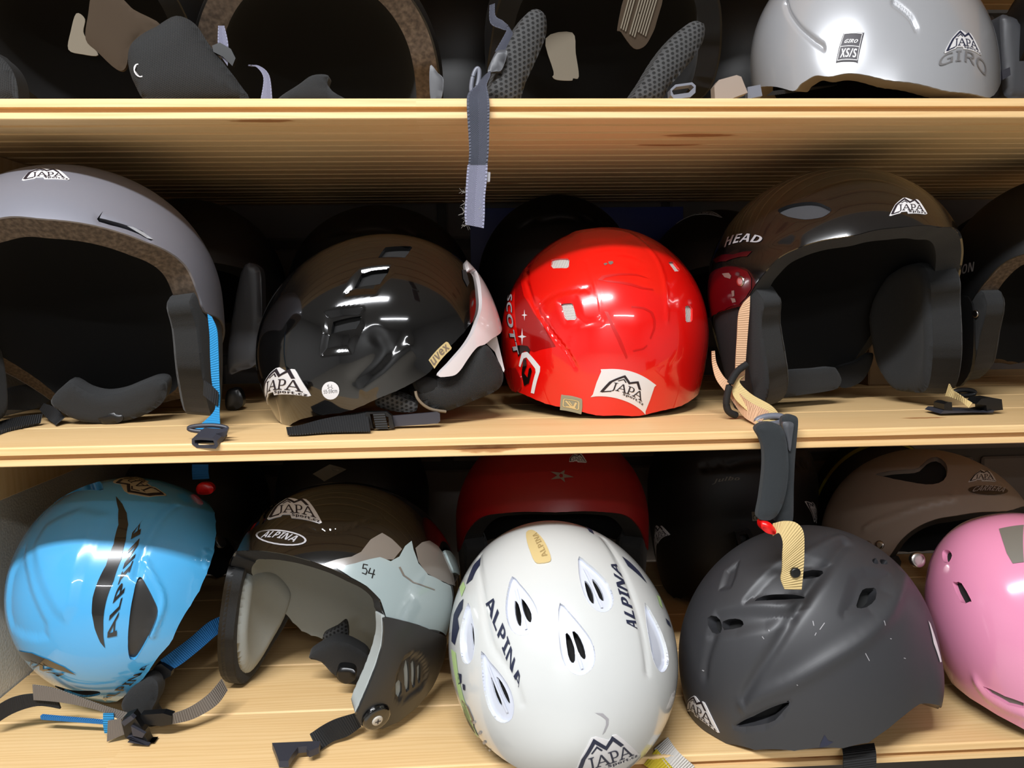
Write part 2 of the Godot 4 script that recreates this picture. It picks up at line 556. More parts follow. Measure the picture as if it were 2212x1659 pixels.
func wood_tex(seed_: int, knots: Array) -> ImageTexture:       # pine: 1.2 m x 0.3 m
	var w := 1024; var hh := 512
	var n := FastNoiseLite.new(); n.seed = seed_; n.frequency = 0.02; n.fractal_octaves = 3
	var im := Image.create(w, hh, false, Image.FORMAT_RGB8)
	var pale := Color(0.90, 0.76, 0.55); var warm := Color(0.82, 0.645, 0.41); var dark := Color(0.60, 0.38, 0.20)
	for y in hh:
		for x in w:
			var px := float(x); var py := float(y)
			var bend := 0.0; var knot := 0.0
			for k in knots:
				var dx: float = (px - k.x) / (k.z * 2.6); var dy: float = (py - k.y) / k.z
				var d := dx * dx + dy * dy
				if d < 30.0:
					bend += dy * 10.0 * exp(-d * 0.35) * k.z / 12.0
					knot = maxf(knot, smoothstep(1.3, 0.5, d + n.get_noise_2d(px * 3, py * 5) * 0.5))
			var yy := py - bend + n.get_noise_2d(px * 0.1, py * 0.3) * 16.0
			var rings := 0.5 + 0.5 * sin(yy * 0.62 + n.get_noise_2d(0.0, yy * 0.8) * 5.0)
			var fine := n.get_noise_2d(px * 0.6, py * 14.0) * 0.5 + 0.5
			var broad := n.get_noise_2d(px * 0.12 + 500.0, py * 0.9) * 0.5 + 0.5
			var c := pale.lerp(warm, clampf(rings * rings * 0.32 + (fine - 0.4) * 0.42 + (broad - 0.4) * 0.4, 0.0, 1.0))
			c = c.lerp(dark, knot * 0.75)
			im.set_pixel(x, y, c)
	return ImageTexture.create_from_image(im)

func materials() -> void:
	var k := 0
	for kn in [[Vector3(170, 90, 9), Vector3(640, 330, 12)], [Vector3(420, 240, 11), Vector3(830, 120, 8), Vector3(90, 430, 7)], [Vector3(560, 70, 8), Vector3(250, 400, 13), Vector3(900, 260, 10)]]:
		var m := plain("pine_%d" % k, Color.WHITE, 0.55)
		m.albedo_texture = wood_tex(11 + k * 7, kn)
		k += 1
	plain("groove_wood", Color(0.72, 0.49, 0.29), 0.7)
	plain("wall_paint", Color(0.80, 0.79, 0.76), 0.9, {"normal_enabled": true, "normal_scale": 0.5, "normal_texture": bump_tex("nap"), "uv1_triplanar": true, "uv1_scale": Vector3(14, 14, 14)})
	plain("block", Color(0.42, 0.39, 0.37), 0.9)
	plain("mortar", Color(0.30, 0.28, 0.26), 0.95)
	plain("floor_lino", Color(0.80, 0.77, 0.72), 0.6)
	plain("room_wall", Color(0.68, 0.68, 0.68), 0.9)
	plain("lamp_white", Color(0.85, 0.85, 0.85), 0.5)
	plain("lamp_glow", Color(0.9, 0.9, 0.9), 0.5, {"emission_enabled": true, "emission": Color(0.98, 0.985, 1.0), "emission_energy_multiplier": 5.0})
	# helmet shells
	var gloss := {"clearcoat_enabled": true, "clearcoat": 1.0, "clearcoat_roughness": 0.04}
	plain("gunmetal", Color(0.50, 0.50, 0.535), 0.36, {"metallic": 0.3})
	plain("black_gloss", Color(0.03, 0.028, 0.029), 0.1, gloss)
	plain("black_satin", Color(0.04, 0.04, 0.042), 0.5)
	plain("black_matt", Color(0.205, 0.205, 0.215), 0.46)
	plain("brown_black_gloss", Color(0.055, 0.045, 0.045), 0.14, gloss)
	plain("wine_gloss", Color(0.23, 0.02, 0.05), 0.16, gloss)
	plain("red_gloss", Color(0.86, 0.055, 0.035), 0.2, gloss)
	plain("red_dark_gloss", Color(0.60, 0.03, 0.03), 0.2, gloss)
	plain("red_scuff", Color(0.74, 0.05, 0.035), 0.3)
	plain("red_satin", Color(0.55, 0.05, 0.06), 0.4)
	plain("white_part", Color(0.88, 0.85, 0.85), 0.3, gloss)
	plain("blue_gloss", Color(0.29, 0.64, 0.85), 0.22, gloss)
	plain("grey_gloss", Color(0.56, 0.61, 0.61), 0.25, gloss)
	plain("taupe_gloss", Color(0.43, 0.40, 0.37), 0.25, gloss)
	plain("charcoal_satin", Color(0.17, 0.165, 0.16), 0.35)
	plain("pearl_white", Color(0.79, 0.795, 0.785), 0.26, gloss)
	plain("cool_white", Color(0.80, 0.815, 0.86), 0.28, gloss)
	plain("pink_gloss", Color(0.89, 0.56, 0.69), 0.2, gloss)
	plain("silver", Color(0.70, 0.705, 0.72), 0.28, {"metallic": 0.35, "clearcoat_enabled": true, "clearcoat": 1.0, "clearcoat_roughness": 0.08})
	plain("taupe_matt", Color(0.57, 0.51, 0.46), 0.45)
	plain("lime_edge", Color(0.55, 0.52, 0.10), 0.5)
	# foam, cloth, straps
	var foam := plain("brown_foam", Color.WHITE, 0.95)
	foam.albedo_texture = noise_tex(3, 0.06, [Color(0.27, 0.225, 0.185), Color(0.35, 0.295, 0.245), Color(0.43, 0.37, 0.31)])
	foam.uv1_scale = Vector3(4, 4, 4)
	plain("black_foam", Color(0.085, 0.085, 0.085), 0.95)
	plain("black_lining", Color(0.035, 0.035, 0.037), 0.95, {"rim_enabled": true, "rim": 0.3})
	plain("black_fleece", Color(0.12, 0.122, 0.124), 0.95, {"rim_enabled": true, "rim": 0.4, "normal_enabled": true, "normal_texture": bump_tex("nap"), "uv1_scale": Vector3(40, 40, 40)})
	plain("suede_black", Color(0.14, 0.155, 0.165), 0.95, {"rim_enabled": true, "rim": 0.5, "normal_enabled": true, "normal_texture": bump_tex("nap"), "uv1_scale": Vector3(60, 60, 60)})
	plain("grey_fleece", Color(0.60, 0.62, 0.61), 0.95, {"rim_enabled": true, "rim": 0.3, "normal_enabled": true, "normal_scale": 0.5, "normal_texture": bump_tex("nap"), "uv1_scale": Vector3(40, 40, 40)})
	var mesh_n := bump_tex("mesh")
	plain("mesh_cloth", Color(0.6, 0.6, 0.6), 0.85, {"albedo_texture": mesh_tex(Color(0.10, 0.10, 0.10), Color(0.24, 0.24, 0.24)), "normal_enabled": true, "normal_scale": 1.2, "normal_texture": mesh_n, "uv1_scale": Vector3(105, 105, 105)})
	plain("mesh_cloth_grey", Color.WHITE, 0.85, {"albedo_texture": mesh_tex(Color(0.06, 0.06, 0.06), Color(0.25, 0.25, 0.25)), "normal_enabled": true, "normal_scale": 1.0, "normal_texture": mesh_n, "uv1_scale": Vector3(34, 34, 34)})
	plain("white_mesh", Color.WHITE, 0.7, {"albedo_texture": mesh_tex(Color(0.25, 0.22, 0.20), Color(0.84, 0.83, 0.80)), "normal_enabled": true, "normal_texture": mesh_n, "uv1_scale": Vector3(85, 85, 85)})
	var rib := bump_tex("rib"); var twill := bump_tex("twill")
	for s in [["strap_black", Color(0.07, 0.07, 0.075)], ["strap_blue", Color(0.08, 0.49, 0.70)], ["strap_blue_dim", Color(0.09, 0.40, 0.64)], ["strap_cream", Color(0.80, 0.70, 0.48)], ["strap_tan", Color(0.80, 0.64, 0.50)], ["strap_grey", Color(0.42, 0.39, 0.36)], ["strap_yellow", Color(0.75, 0.66, 0.12)], ["strap_white", Color(0.75, 0.73, 0.70)]]:
		plain(s[0], s[1], 0.75, {"normal_enabled": true, "normal_scale": 1.3, "normal_texture": rib, "uv1_scale": Vector3(1, 50, 1)})
	plain("strap_slate", Color(0.27, 0.28, 0.33), 0.7, {"normal_enabled": true, "normal_scale": 1.2, "normal_texture": twill, "uv1_scale": Vector3(1, 32, 1)})
	plain("strap_lilac", Color(0.50, 0.50, 0.58), 0.7, {"normal_enabled": true, "normal_scale": 1.2, "normal_texture": twill, "uv1_scale": Vector3(1, 32, 1)})
	plain("plastic_black", Color(0.05, 0.05, 0.055), 0.35)
	plain("plastic_slate", Color(0.20, 0.20, 0.23), 0.4)
	plain("plastic_grey", Color(0.42, 0.43, 0.47), 0.35)
	plain("plastic_red", Color(0.85, 0.05, 0.05), 0.3)
	plain("leatherette", Color(0.26, 0.265, 0.28), 0.45)
	plain("steel", Color(0.72, 0.70, 0.68), 0.25, {"metallic": 1.0})
	plain("trim_rubber", Color(0.06, 0.06, 0.06), 0.35)
	plain("beige_edge", Color(0.45, 0.40, 0.33), 0.6)
	# print
	plain("sticker_white", Color(0.86, 0.85, 0.85), 0.4)
	plain("sticker_sand", Color(0.72, 0.66, 0.55), 0.4)
	plain("paper", Color(0.43, 0.395, 0.335), 0.8)
	plain("screw_zinc", Color(0.72, 0.69, 0.64), 0.4)
	plain("vent_grey", Color(0.21, 0.21, 0.22), 0.85)
	plain("badge_dark", Color(0.25, 0.21, 0.18), 0.4)
	plain("ink", Color(0.12, 0.09, 0.13), 0.5)
	plain("ink_navy", Color(0.13, 0.15, 0.24), 0.5)
	plain("ink_black", Color(0.05, 0.045, 0.04), 0.22, gloss)
	plain("ink_grey", Color(0.40, 0.40, 0.41), 0.5)
	plain("print_silver", Color(0.62, 0.61, 0.62), 0.4)
	plain("emboss_grey", Color(0.52, 0.51, 0.51), 0.35, {"metallic": 0.3})
	plain("print_red", Color(0.75, 0.08, 0.10), 0.4)
	plain("badge_cream", Color(0.80, 0.71, 0.50), 0.35, gloss)
	plain("badge_ink", Color(0.62, 0.53, 0.35), 0.4)
	plain("badge_sage", Color(0.56, 0.55, 0.46), 0.4)
	plain("khaki_print", Color(0.48, 0.42, 0.36), 0.5)
	plain("lime_print", Color(0.66, 0.76, 0.52), 0.4)
	plain("patch_grey", Color(0.44, 0.42, 0.38), 0.6)
	plain("box_brown", Color(0.52, 0.41, 0.28), 0.9)
	plain("poster_blue", Color(0.10, 0.16, 0.50), 0.4)
	plain("cardboard", Color(0.21, 0.155, 0.09), 0.9)

# ---------------------------------------------------------------- helmets
func helmet(label: String, s: Array, rest: float, called := "ski_helmet", category := "helmet") -> Dictionary:
	# s: half width, crown height, drop per radian below the widest line, front, back, centre x y z (from the middle shelf), turn, tip, lean
	var base := Vector3(s[5], M + rest, s[7])
	var node := thing(called, label, category, base)
	return {"ax": s[0], "ay": s[1], "al": s[2], "af": s[3], "ab": s[4], "b": Basis.from_euler(Vector3(s[9], s[8], s[10])), "o": Vector3(0, s[6] - rest, 0), "f": [], "k": s[11] if s.size() > 11 else 0.25, "flat": false, "e": 0.006, "uvk": 0.13, "node": node, "base": Vector3(s[5], rest, s[7])}

# shell with its edge, foam and lining; holes are cut through the shell
func shell(h: Dictionary, outline: PackedVector2Array, holes: Array, m: String, foam_m := "black_foam", lining_m := "black_lining", thick := 0.022, cell := 0.03) -> MeshInstance3D:
	var b := Build.new()
	patch(b, h, outline, holes, 0.0, cell, {"wall": 0.0022})
	var o := part(b, "shell", m, h.node)
	var f := Build.new()
	edge(f, h, outline, -0.0022, -thick, cell)
	part(f, "foam_rim", foam_m, h.node)
	var plain_f: Array = h.f
	h.f = []
	var i := Build.new()
	patch(i, h, outline, [], -thick, maxf(cell * 1.6, 0.07), {"flip": true})
	part(i, "lining", lining_m, h.node)
	h.f = plain_f
	return o

func wire(h: Dictionary, a: Array, rad: float, m: String, called: String, parent: Node, label := "") -> MeshInstance3D:
	var pts := W3(h, a); var fine := []
	for i in pts.size() - 1:
		for j in 4: fine.append(pts[i].cubic_interpolate(pts[i + 1], pts[maxi(i - 1, 0)], pts[mini(i + 2, pts.size() - 1)], j / 4.0))
	fine.append(pts[-1])
	var b := Build.new()
	tube(b, fine, rad)
	return part(b, called, m, parent, label)
func slot_cross(b: Build, c: Vector3, face: Vector3, rad: float) -> void:
	var u := face.cross(Vector3.UP).normalized(); var w := face.cross(u)
	for d in [[u, w], [w, u]]:
		var a: Vector3 = d[0] * rad; var g: Vector3 = d[1] * rad * 0.22
		b.quad(c - a - g, c + a - g, c + a + g, c - a + g, face)
func frays(h: Dictionary, a: Array) -> void:
	var b := Build.new()
	for p: Vector3 in W3(h, a):
		for k in 7:
			var d := Vector3(rng.randf_range(-1.0, 0.3), rng.randf_range(-0.6, 0.8), rng.randf_range(-0.3, 0.5)).normalized() * rng.randf_range(0.003, 0.007)
			var q := p + d * 0.5 + Vector3(0, rng.randf_range(-0.002, 0.002), 0)
			tube(b, [p, q, p + d], 0.00007, 4)
	part(b, "frayed_threads", "strap_white", h.node).set_meta("kind", "stuff")

# one-sided outline from (degrees round from the brow, degrees down from the crown); side is +1 or -1
func arc(a: Array, side: float, k := 4) -> PackedVector2Array:
	var o := PackedVector2Array()
	for i in a.size() / 2: o.append(Vector2.from_angle(deg_to_rad(90.0 - side * a[i * 2])) * deg_to_rad(a[i * 2 + 1]))
	return sm(o, k)

# a flat chart in metres for cushions, tags and labels: x right, y down, lift along the face
func board(h: Dictionary, origin: Array, turn := Vector3.ZERO) -> Dictionary:
	return {"flat": true, "o": W3(h, origin)[0], "b": Basis.from_euler(turn), "f": [], "e": 0.001, "uvk": 1.0, "node": h.node}
func cushion(h: Dictionary, origin: Array, turn: Vector3, poly: Array, thick: float, bulge: float, m: String, called: String, label := "", reach := 0.012) -> MeshInstance3D:
	var c := board(h, origin, turn)
	var pl := sm(V(poly), 4)
	var b := Build.new()
	patch(b, c, pl, [], 0.0, 0.006, {"wall": thick, "pillow": bulge, "pw": reach})
	patch(b, c, pl, [], -thick, 0.02, {"flip": true})
	return part(b, called, m, h.node, label)

# straps and buckles come as points from the middle shelf's top front edge
func W3(h: Dictionary, a: Array) -> Array:
	var o := []
	for i in a.size() / 3: o.append(Vector3(a[i * 3], a[i * 3 + 1], a[i * 3 + 2]) - h.base)
	return o
func strap(h: Dictionary, l: Array, r: Array, m: String, called := "strap", label := "", th := 0.0014) -> MeshInstance3D:
	var b := Build.new()
	ribbon(b, W3(h, l), W3(h, r), th)
	return part(b, called, m, h.node, label)
func flat_piece(h: Dictionary, pts: Array, push: Array, m: String, called: String, parent: Node, holes := [], label := "") -> MeshInstance3D:
	var b := Build.new()
	var hs := []
	for x in holes: hs.append(W3(h, x))
	slab(b, W3(h, pts), Vector3(push[0], push[1], push[2]), hs)
	return part(b, called, m, parent, label)
func stud(h: Dictionary, at_: Array, face: Vector3, rad: float, high: float, m: String, called: String, parent: Node, label := "") -> MeshInstance3D:
	var b := Build.new()
	disc(b, W3(h, at_)[0], face, rad, high)
	return part(b, called, m, parent, label)
func stud_on(h: Dictionary, p: float, q: float, rad: float, high: float, m: String, called: String, parent: Node, label := "") -> MeshInstance3D:
	var b := Build.new()
	disc(b, at(h, p, q, 0.0), at(h, p, q, 0.01) - at(h, p, q, 0.0), rad, high)
	return part(b, called, m, parent, label)
func lettering(h: Dictionary, c: PackedVector2Array, text: String, kind: String, m: String, called: String, parent: Node, slant := 0.0, lift := 0.0011) -> MeshInstance3D:
	var b := Build.new()
	letters(b, h, c, Rect2(0, 0, 1, 1), text, kind, lift, slant)
	return part(b, called, m, parent)

# ---------------------------------------------------------------- scene
func _ready() -> void:
	rng.seed = 7
	var cam := Camera3D.new()
	cam.name = "camera"
	cam.fov = 53.09; cam.near = 0.02
	add_child(cam)
	cam.position = Vector3(0, M + 0.1293, 0.7524)
	cam.rotation = Vector3(-0.102, -0.0507, -0.0141)
	cam.current = true
	var we := WorldEnvironment.new()
	we.name = "environment"
	var env := Environment.new()
	env.background_mode = Environment.BG_COLOR
	env.background_color = Color(0, 0, 0)
	env.tonemap_mode = Environment.TONE_MAPPER_LINEAR
	env.tonemap_exposure = 1.0
	env.sdfgi_enabled = true; env.ssao_enabled = true; env.ssil_enabled = true
	we.environment = env
	add_child(we)
	materials()
	# ceiling lamps: rows of tube panels above and behind the viewer
	lamp(Vector3(-0.45, 2.56, 1.15), LAMP, "white ceiling lamp panel nearest the shelves")
	lamp(Vector3(0.75, 2.56, 2.6), LAMP * 0.3, "white ceiling lamp panel in the middle of the room")
	lamp(Vector3(-0.5, 2.56, 4.3), LAMP * 0.5, "white ceiling lamp panel by the far wall")
	room()
	shelves()
	build_helmets()

const LAMP := 7.2
func lamp(c: Vector3, energy: float, label: String) -> void:
	var n := thing("ceiling_lamp", label, "lamp", c, "ceiling lamp panels")
	var b := Build.new()
	box(b, Vector3(-0.62, -0.02, -0.075), Vector3(0.62, 0.04, 0.075), 0.006)
	part(b, "housing", "lamp_white", n)
	var g := Build.new()
	box(g, Vector3(-0.6, -0.03, -0.06), Vector3(0.6, -0.0202, 0.06), 0.003)
	part(g, "diffuser", "lamp_glow", n)
	var l := AreaLight3D.new()
	l.name = "light"
	l.area_size = Vector2(1.2, 0.12)
	l.light_energy = energy
	l.light_color = Color(0.975, 0.985, 1.0)
	l.shadow_enabled = true
	l.rotation = Vector3(-PI / 2, 0, 0)
	l.position = Vector3(0, -0.034, 0)
	l.area_range = 12.0
	n.add_child(l)

func room() -> void:
	var b := Build.new(); box(b, Vector3(-2.7, -0.1, -0.8), Vector3(3.2, 0, 5.3)); struct(b, "floor", "floor_lino", "grey lino floor")
	b = Build.new(); box(b, Vector3(-2.7, 2.6, -0.8), Vector3(3.2, 2.7, 5.3)); struct(b, "ceiling", "room_wall", "white ceiling")
	b = Build.new(); box(b, Vector3(-2.7, 0, 5.2), Vector3(3.2, 2.6, 5.3)); struct(b, "wall_front", "room_wall", "white wall behind the viewer")
	b = Build.new(); box(b, Vector3(-2.7, 0, -0.7), Vector3(-2.6, 2.6, 5.2)); struct(b, "wall_far_left", "room_wall", "white side wall")
	b = Build.new(); box(b, Vector3(3.1, 0, -0.7), Vector3(3.2, 2.6, 5.2)); struct(b, "wall_right", "room_wall", "white side wall")
	b = Build.new(); box(b, Vector3(-0.72, 0, -0.63), Vector3(-0.59, 2.6, 0.02)); struct(b, "wall_left", "wall_paint", "white rough plastered partition at the end of the shelves")
	b = Build.new(); box(b, Vector3(-2.6, 0, -0.7), Vector3(3.1, 2.6, -0.637)); var back := struct(b, "wall_back", "mortar", "block wall behind the shelves")
	# blocks of the back wall that show between the helmets
	var bm: ArrayMesh
	b = Build.new(); box(b, Vector3(-0.192, -0.092, 0), Vector3(0.192, 0.092, 0.008), 0.004); bm = b.mesh()
	for r in 5:
		for c in 6:
			var o := MeshInstance3D.new(); o.mesh = bm; o.material_override = mat["block"]; o.name = "block"
			o.position = Vector3(-0.45 + c * 0.4 + (0.2 if r % 2 else 0.0), M - 0.26 + r * 0.2, -0.637)
			back.add_child(o, true)

func plank_mesh(front: bool, uo: Vector2) -> ArrayMesh:
	# profile of a tongue-and-groove board: z back from its front edge, y up from its underside
	var g := 0.0004
	var pr: Array = []
	if front: pr = [Vector2(0.0016, T), Vector2(0.0006, T - 0.0004), Vector2(0, T - 0.0014), Vector2(0, 0.0112), Vector2(0.008, 0.0112), Vector2(0.008, 0.0062), Vector2(0, 0.0062), Vector2(0, 0.0008), Vector2(0.0008, 0)]
	else: pr = [Vector2(0.0022, T), Vector2(g, T - 0.0016), Vector2(g, 0.001), Vector2(0.001 + g, 0)]
	for c in [0.027, 0.0605, 0.094]:
		pr.append_array([Vector2(c - 0.0042, 0), Vector2(c - 0.0038, 0.0038), Vector2(c + 0.0038, 0.0038), Vector2(c + 0.0042, 0)])
	pr.append_array([Vector2(PLANK - g - 0.001, 0), Vector2(PLANK - g, 0.001), Vector2(PLANK - g, T - 0.0016), Vector2(PLANK - 0.0022, T)])
	var b := Build.new()
	var x0 := -0.588; var x1 := 1.45
	var run := 0.0
	var flat := PackedVector2Array()
	for i in pr.size():
		var a: Vector2 = pr[i]; var c: Vector2 = pr[(i + 1) % pr.size()]
		flat.append(a)
		var l := a.distance_to(c)
		var nn := Vector3(0, (c.x - a.x), (c.y - a.y)).normalized()
		var d := c - a
		nn = Vector3(0, -d.x, -d.y).normalized()     # profile runs down the front: outward is up when going back along the top
		if nn.length() < 0.5: continue
		var t0 := run / 0.3 + uo.y; var t1 := (run + l) / 0.3 + uo.y
		b.quad(Vector3(x0, a.y, -a.x), Vector3(x1, a.y, -a.x), Vector3(x1, c.y, -c.x), Vector3(x0, c.y, -c.x), nn, Vector2(x0 / 1.2 + uo.x, t0), Vector2(x1 / 1.2 + uo.x, t0), Vector2(x1 / 1.2 + uo.x, t1), Vector2(x0 / 1.2 + uo.x, t1))
		run += l
	var t := Geometry2D.triangulate_polygon(flat)
	for k in t.size() / 3:
		for x in [x0, x1]:
			var i := b.v.size()
			for e in 3: b.add(Vector3(x, flat[t[k * 3 + e]].y, -flat[t[k * 3 + e]].x), Vector3(signf(x), 0, 0), Vector2(flat[t[k * 3 + e]].x, flat[t[k * 3 + e]].y))
			if (b.v[i + 1] - b.v[i]).cross(b.v[i + 2] - b.v[i]).dot(b.n[i]) > 0: b.tri(i, i + 2, i + 1)
			else: b.tri(i, i + 1, i + 2)
	return b.mesh()

func shelves() -> void:
	var k := 0
	for s in [[UP + T + UP + T, "uppermost pine shelf above the frame", 0.0], [UP + T, "top shelf of pine boards with ribbed underside", 0.0], [0.0, "middle shelf of pine boards carrying the red helmet", 0.0], [-LOW, "bottom shelf of pine boards carrying the blue and white helmets", 0.008]]:
		var n := thing("shelf", s[1], "shelf", Vector3(0, M + s[0] - T, 0), "pine board shelves")
		var z := 0.0
		for i in 5:
			var o := MeshInstance3D.new()
			o.mesh = plank_mesh(i == 0, Vector2(rng.randf(), rng.randf()))
			o.material_override = mat["pine_%d" % (k % 3)]
			o.name = "plank"
			o.position = Vector3(0, 0, -i * PLANK)
			n.add_child(o, true)
			k += 1
	# wooden side and bearer
	var w := thing("shelf_bearer", "thick pine bearer under the top shelf at the left wall", "batten", Vector3(-0.56, M + UP, -0.3))
	var b := Build.new(); box(b, Vector3(-0.029, -0.07, -0.3), Vector3(0.03, -0.0005, 0.28), 0.001, 1.2); part(b, "batten", "pine_1", w)
	var w2 := thing("shelf_bearer", "pine batten under the middle shelf on the white side wall", "batten", Vector3(-0.579, M - T, -0.3))
	b = Build.new(); box(b, Vector3(-0.0105, -0.076, -0.3), Vector3(0.0105, -0.0005, 0.28), 0.001, 1.2); part(b, "batten", "pine_2", w2)
	var cb := thing("cardboard_box", "small brown cardboard box behind the dark brown helmet", "box", Vector3(0.66, M, -0.42))
	b = Build.new(); box(b, Vector3(-0.06, 0, -0.04), Vector3(0.06, 0.235, 0.04), 0.002); part(b, "carton", "box_brown", cb)
	b = Build.new(); box(b, Vector3(-0.06, 0.2352, -0.04), Vector3(0.06, 0.2365, -0.0005), 0.0003); box(b, Vector3(-0.06, 0.2352, 0.0005), Vector3(0.06, 0.2365, 0.04), 0.0003); part(b, "flap", "box_brown", cb)
	var po := thing("poster", "blue poster on the back wall behind the red helmet", "poster", Vector3(0.17, M + 0.0, -0.626))
	b = Build.new(); box(b, Vector3(-0.17, 0.02, -0.0015), Vector3(0.21, 0.30, 0.0005)); part(b, "sheet", "poster_blue", po)
	b = Build.new()
	for r in [[-0.13, 0.09, 0.10, 0.02], [-0.12, 0.06, 0.2, 0.014], [-0.13, 0.125, 0.05, 0.012]]: box(b, Vector3(r[0], r[1], 0.0006), Vector3(r[0] + r[2], r[1] + r[3], 0.001))
	part(b, "print", "print_silver", po)

func grey_open_helmet() -> void:
	var h := helmet("gunmetal grey ski helmet facing out with a light blue chin strap", [0.1458, 0.1482, 0.1273, 0.1437, 0.1475, -0.4235, 0.1347, -0.1054, 0.0664, -0.1037, 0.0764, 0.08], 0)
	ridge(h, V([0.61, 0.939, 0.795, 0.864, 0.948, 0.797]), 0.03, -0.0016)
	var r := rim([0, 62, 14, 64, 32, 67, 48, 72, 65, 80, 71, 92, 77, 101, 103, 106, 130, 122, 150, 138, 180, 142])
	var slit := V([0.597, 0.862, 0.597, 0.923, 0.683, 0.887, 0.784, 0.839, 0.887, 0.781, 0.984, 0.76, 0.977, 0.782, 0.888, 0.818, 0.793, 0.867, 0.684, 0.926, 0.605, 0.952, 0.585, 0.943])
	shell(h, r, [slit], "gunmetal", "brown_foam", "black_lining", 0.03)
	vent(h, slit, 0.005, "gunmetal", "black_foam", h.node, "slit")
	cover(h, V([0.786, 0.845, 0.822, 0.818, 0.905, 0.782, 0.987, 0.76, 0.945, 0.792, 0.858, 0.824]), "silver", "scratch", h.node)
	mountain_sticker(h, V([-0.063, 0.529, 0.222, 0.505, 0.306, 0.689, 0, 0.738]), h.node)
	for s in [1.0, -1.0]: pad(h, arc([69, 92, 70, 108, 74, 132, 84, 147.5 + 1.5 * s, 98, 146.5 + 2.5 * s, 108, 138, 112, 115, 106, 98], s), -0.005, -0.032, 0.006, "black_fleece", "ear_pad", h.node)
	strap(h, [-0.2732, 0.1248, -0.062, -0.2708, 0.1039, -0.058, -0.2704, 0.0813, -0.055, -0.2693, 0.0586, -0.052, -0.2667, 0.0397, -0.05, -0.2657, 0.0268, -0.046, -0.2746, 0.016, -0.04, -0.2873, 0.0057, -0.035], [-0.2689, 0.1217, -0.062, -0.2631, 0.1086, -0.058, -0.2618, 0.0849, -0.055, -0.2614, 0.0594, -0.052, -0.261, 0.0415, -0.05, -0.2609, 0.0257, -0.046, -0.2592, 0.0141, -0.04, -0.2576, 0.0077, -0.035], "strap_blue", "chin_strap", "light blue ribbed chin strap")
	strap(h, [-0.2762, 0.057, -0.05, -0.2667, 0.0517, -0.044, -0.261, 0.0448, -0.046], [-0.2778, 0.0418, -0.05, -0.2693, 0.0366, -0.044, -0.2625, 0.0301, -0.046], "strap_black", "keeper_band", "")
	wire(h, [-0.2461, 0.011, -0.02, -0.2471, 0.01, -0.02, -0.2498, 0.0092, -0.02, -0.254, 0.0086, -0.02, -0.2592, 0.0083, -0.02, -0.265, 0.0082, -0.02, -0.2708, 0.0085, -0.02, -0.276, 0.0091, -0.02, -0.2801, 0.0099, -0.02, -0.2827, 0.0108, -0.02, -0.2836, 0.0118, -0.02, -0.2826, 0.0128, -0.02, -0.2799, 0.0136, -0.02, -0.2757, 0.0142, -0.02, -0.2705, 0.0145, -0.02, -0.2647, 0.0145, -0.02, -0.2589, 0.0143, -0.02, -0.2537, 0.0137, -0.02, -0.2496, 0.0129, -0.02, -0.247, 0.012, -0.02, -0.2461, 0.011, -0.02, -0.2471, 0.01, -0.02], 0.0022, "plastic_slate", "slider", h.node, "grey oval strap slider")
	var buckle := flat_piece(h, [-0.2729, 0.0048, 0.003, -0.2693, 0.0074, 0.003, -0.2518, 0.007, 0.003, -0.2474, 0.0042, 0.003, -0.2473, -0.0012, 0.003, -0.2503, -0.0048, 0.003, -0.2699, -0.0047, 0.003, -0.2739, -0.0009, 0.003], [0.003, 0.006, -0.02], "plastic_slate", "buckle", h.node, [[-0.2702, 0.0038, 0.003, -0.2642, 0.0046, 0.003, -0.2511, 0.0043, 0.003, -0.2505, -0.0011, 0.003, -0.254, -0.0025, 0.003, -0.268, -0.0022, 0.003, -0.2707, 0.0002, 0.003]], "dark grey plastic buckle end")
	flat_piece(h, [-0.2516, 0.0089, -0.002, -0.2453, 0.0106, -0.002, -0.2399, 0.0123, -0.002, -0.2406, 0.0086, -0.002, -0.2448, 0.0033, -0.002, -0.2456, 0.0016, 0.004], [0, 0.003, -0.006], "plastic_slate", "buckle_bar", buckle, [], "")
	var neck := cushion(h, [-0.413, 0.028, -0.1437], Vector3(0.25, 0.1, 0), [-0.0648, -0.0015, -0.0431, -0.0219, -0.0254, -0.0114, -0.0085, -0.0063, 0.0116, -0.009, 0.0325, -0.0173, 0.0512, -0.0235, 0.0616, -0.0187, 0.056, 0.0027, 0.0359, 0.018, 0.0106, 0.0263, -0.0177, 0.0286, -0.0406, 0.0231, -0.0564, 0.0123], 0.02, 0.008, "black_fleece", "neck_pad", "black padded neck roll", 0.012)
	cushion(h, [-0.4158, 0.0081, -0.1415], Vector3(0.1, 0, 0), [-0.015, -0.0003, -0.0067, -0.0058, 0.0057, -0.0068, 0.0149, -0.0005, 0.0094, 0.0063, -0.0082, 0.0072], 0.008, 0.003, "plastic_black", "size_dial", "", 0.006)
	cushion(h, [-0.5351, 0.0291, -0.2], Vector3(0, 0, 0), [-0.0347, -0.0067, -0.0018, -0.0139, 0.0376, -0.0198, 0.0469, -0.0141, 0.0226, 0.0068, 0.0024, 0.0165, -0.0236, 0.0171, -0.0493, 0.0143], 0.02, 0.006, "black_fleece", "rear_pad", "", 0.012)
	strap(h, [-0.5142, 0.0139, -0.18, -0.4973, 0.0047, -0.165, -0.471, 0.0025, -0.1304], [-0.5083, 0.0215, -0.18, -0.488, 0.0175, -0.165, -0.4705, 0.0084, -0.15], "strap_black", "webbing", "")
	strap(h, [-0.5387, 0.0025, -0.1163, -0.5185, 0.0093, -0.13, -0.496, 0.0122, -0.15], [-0.4952, 0.0025, -0.0506, -0.505, 0.0025, -0.0989, -0.4952, 0.0025, -0.1434], "strap_black", "rear_strap", "", 0.0040)
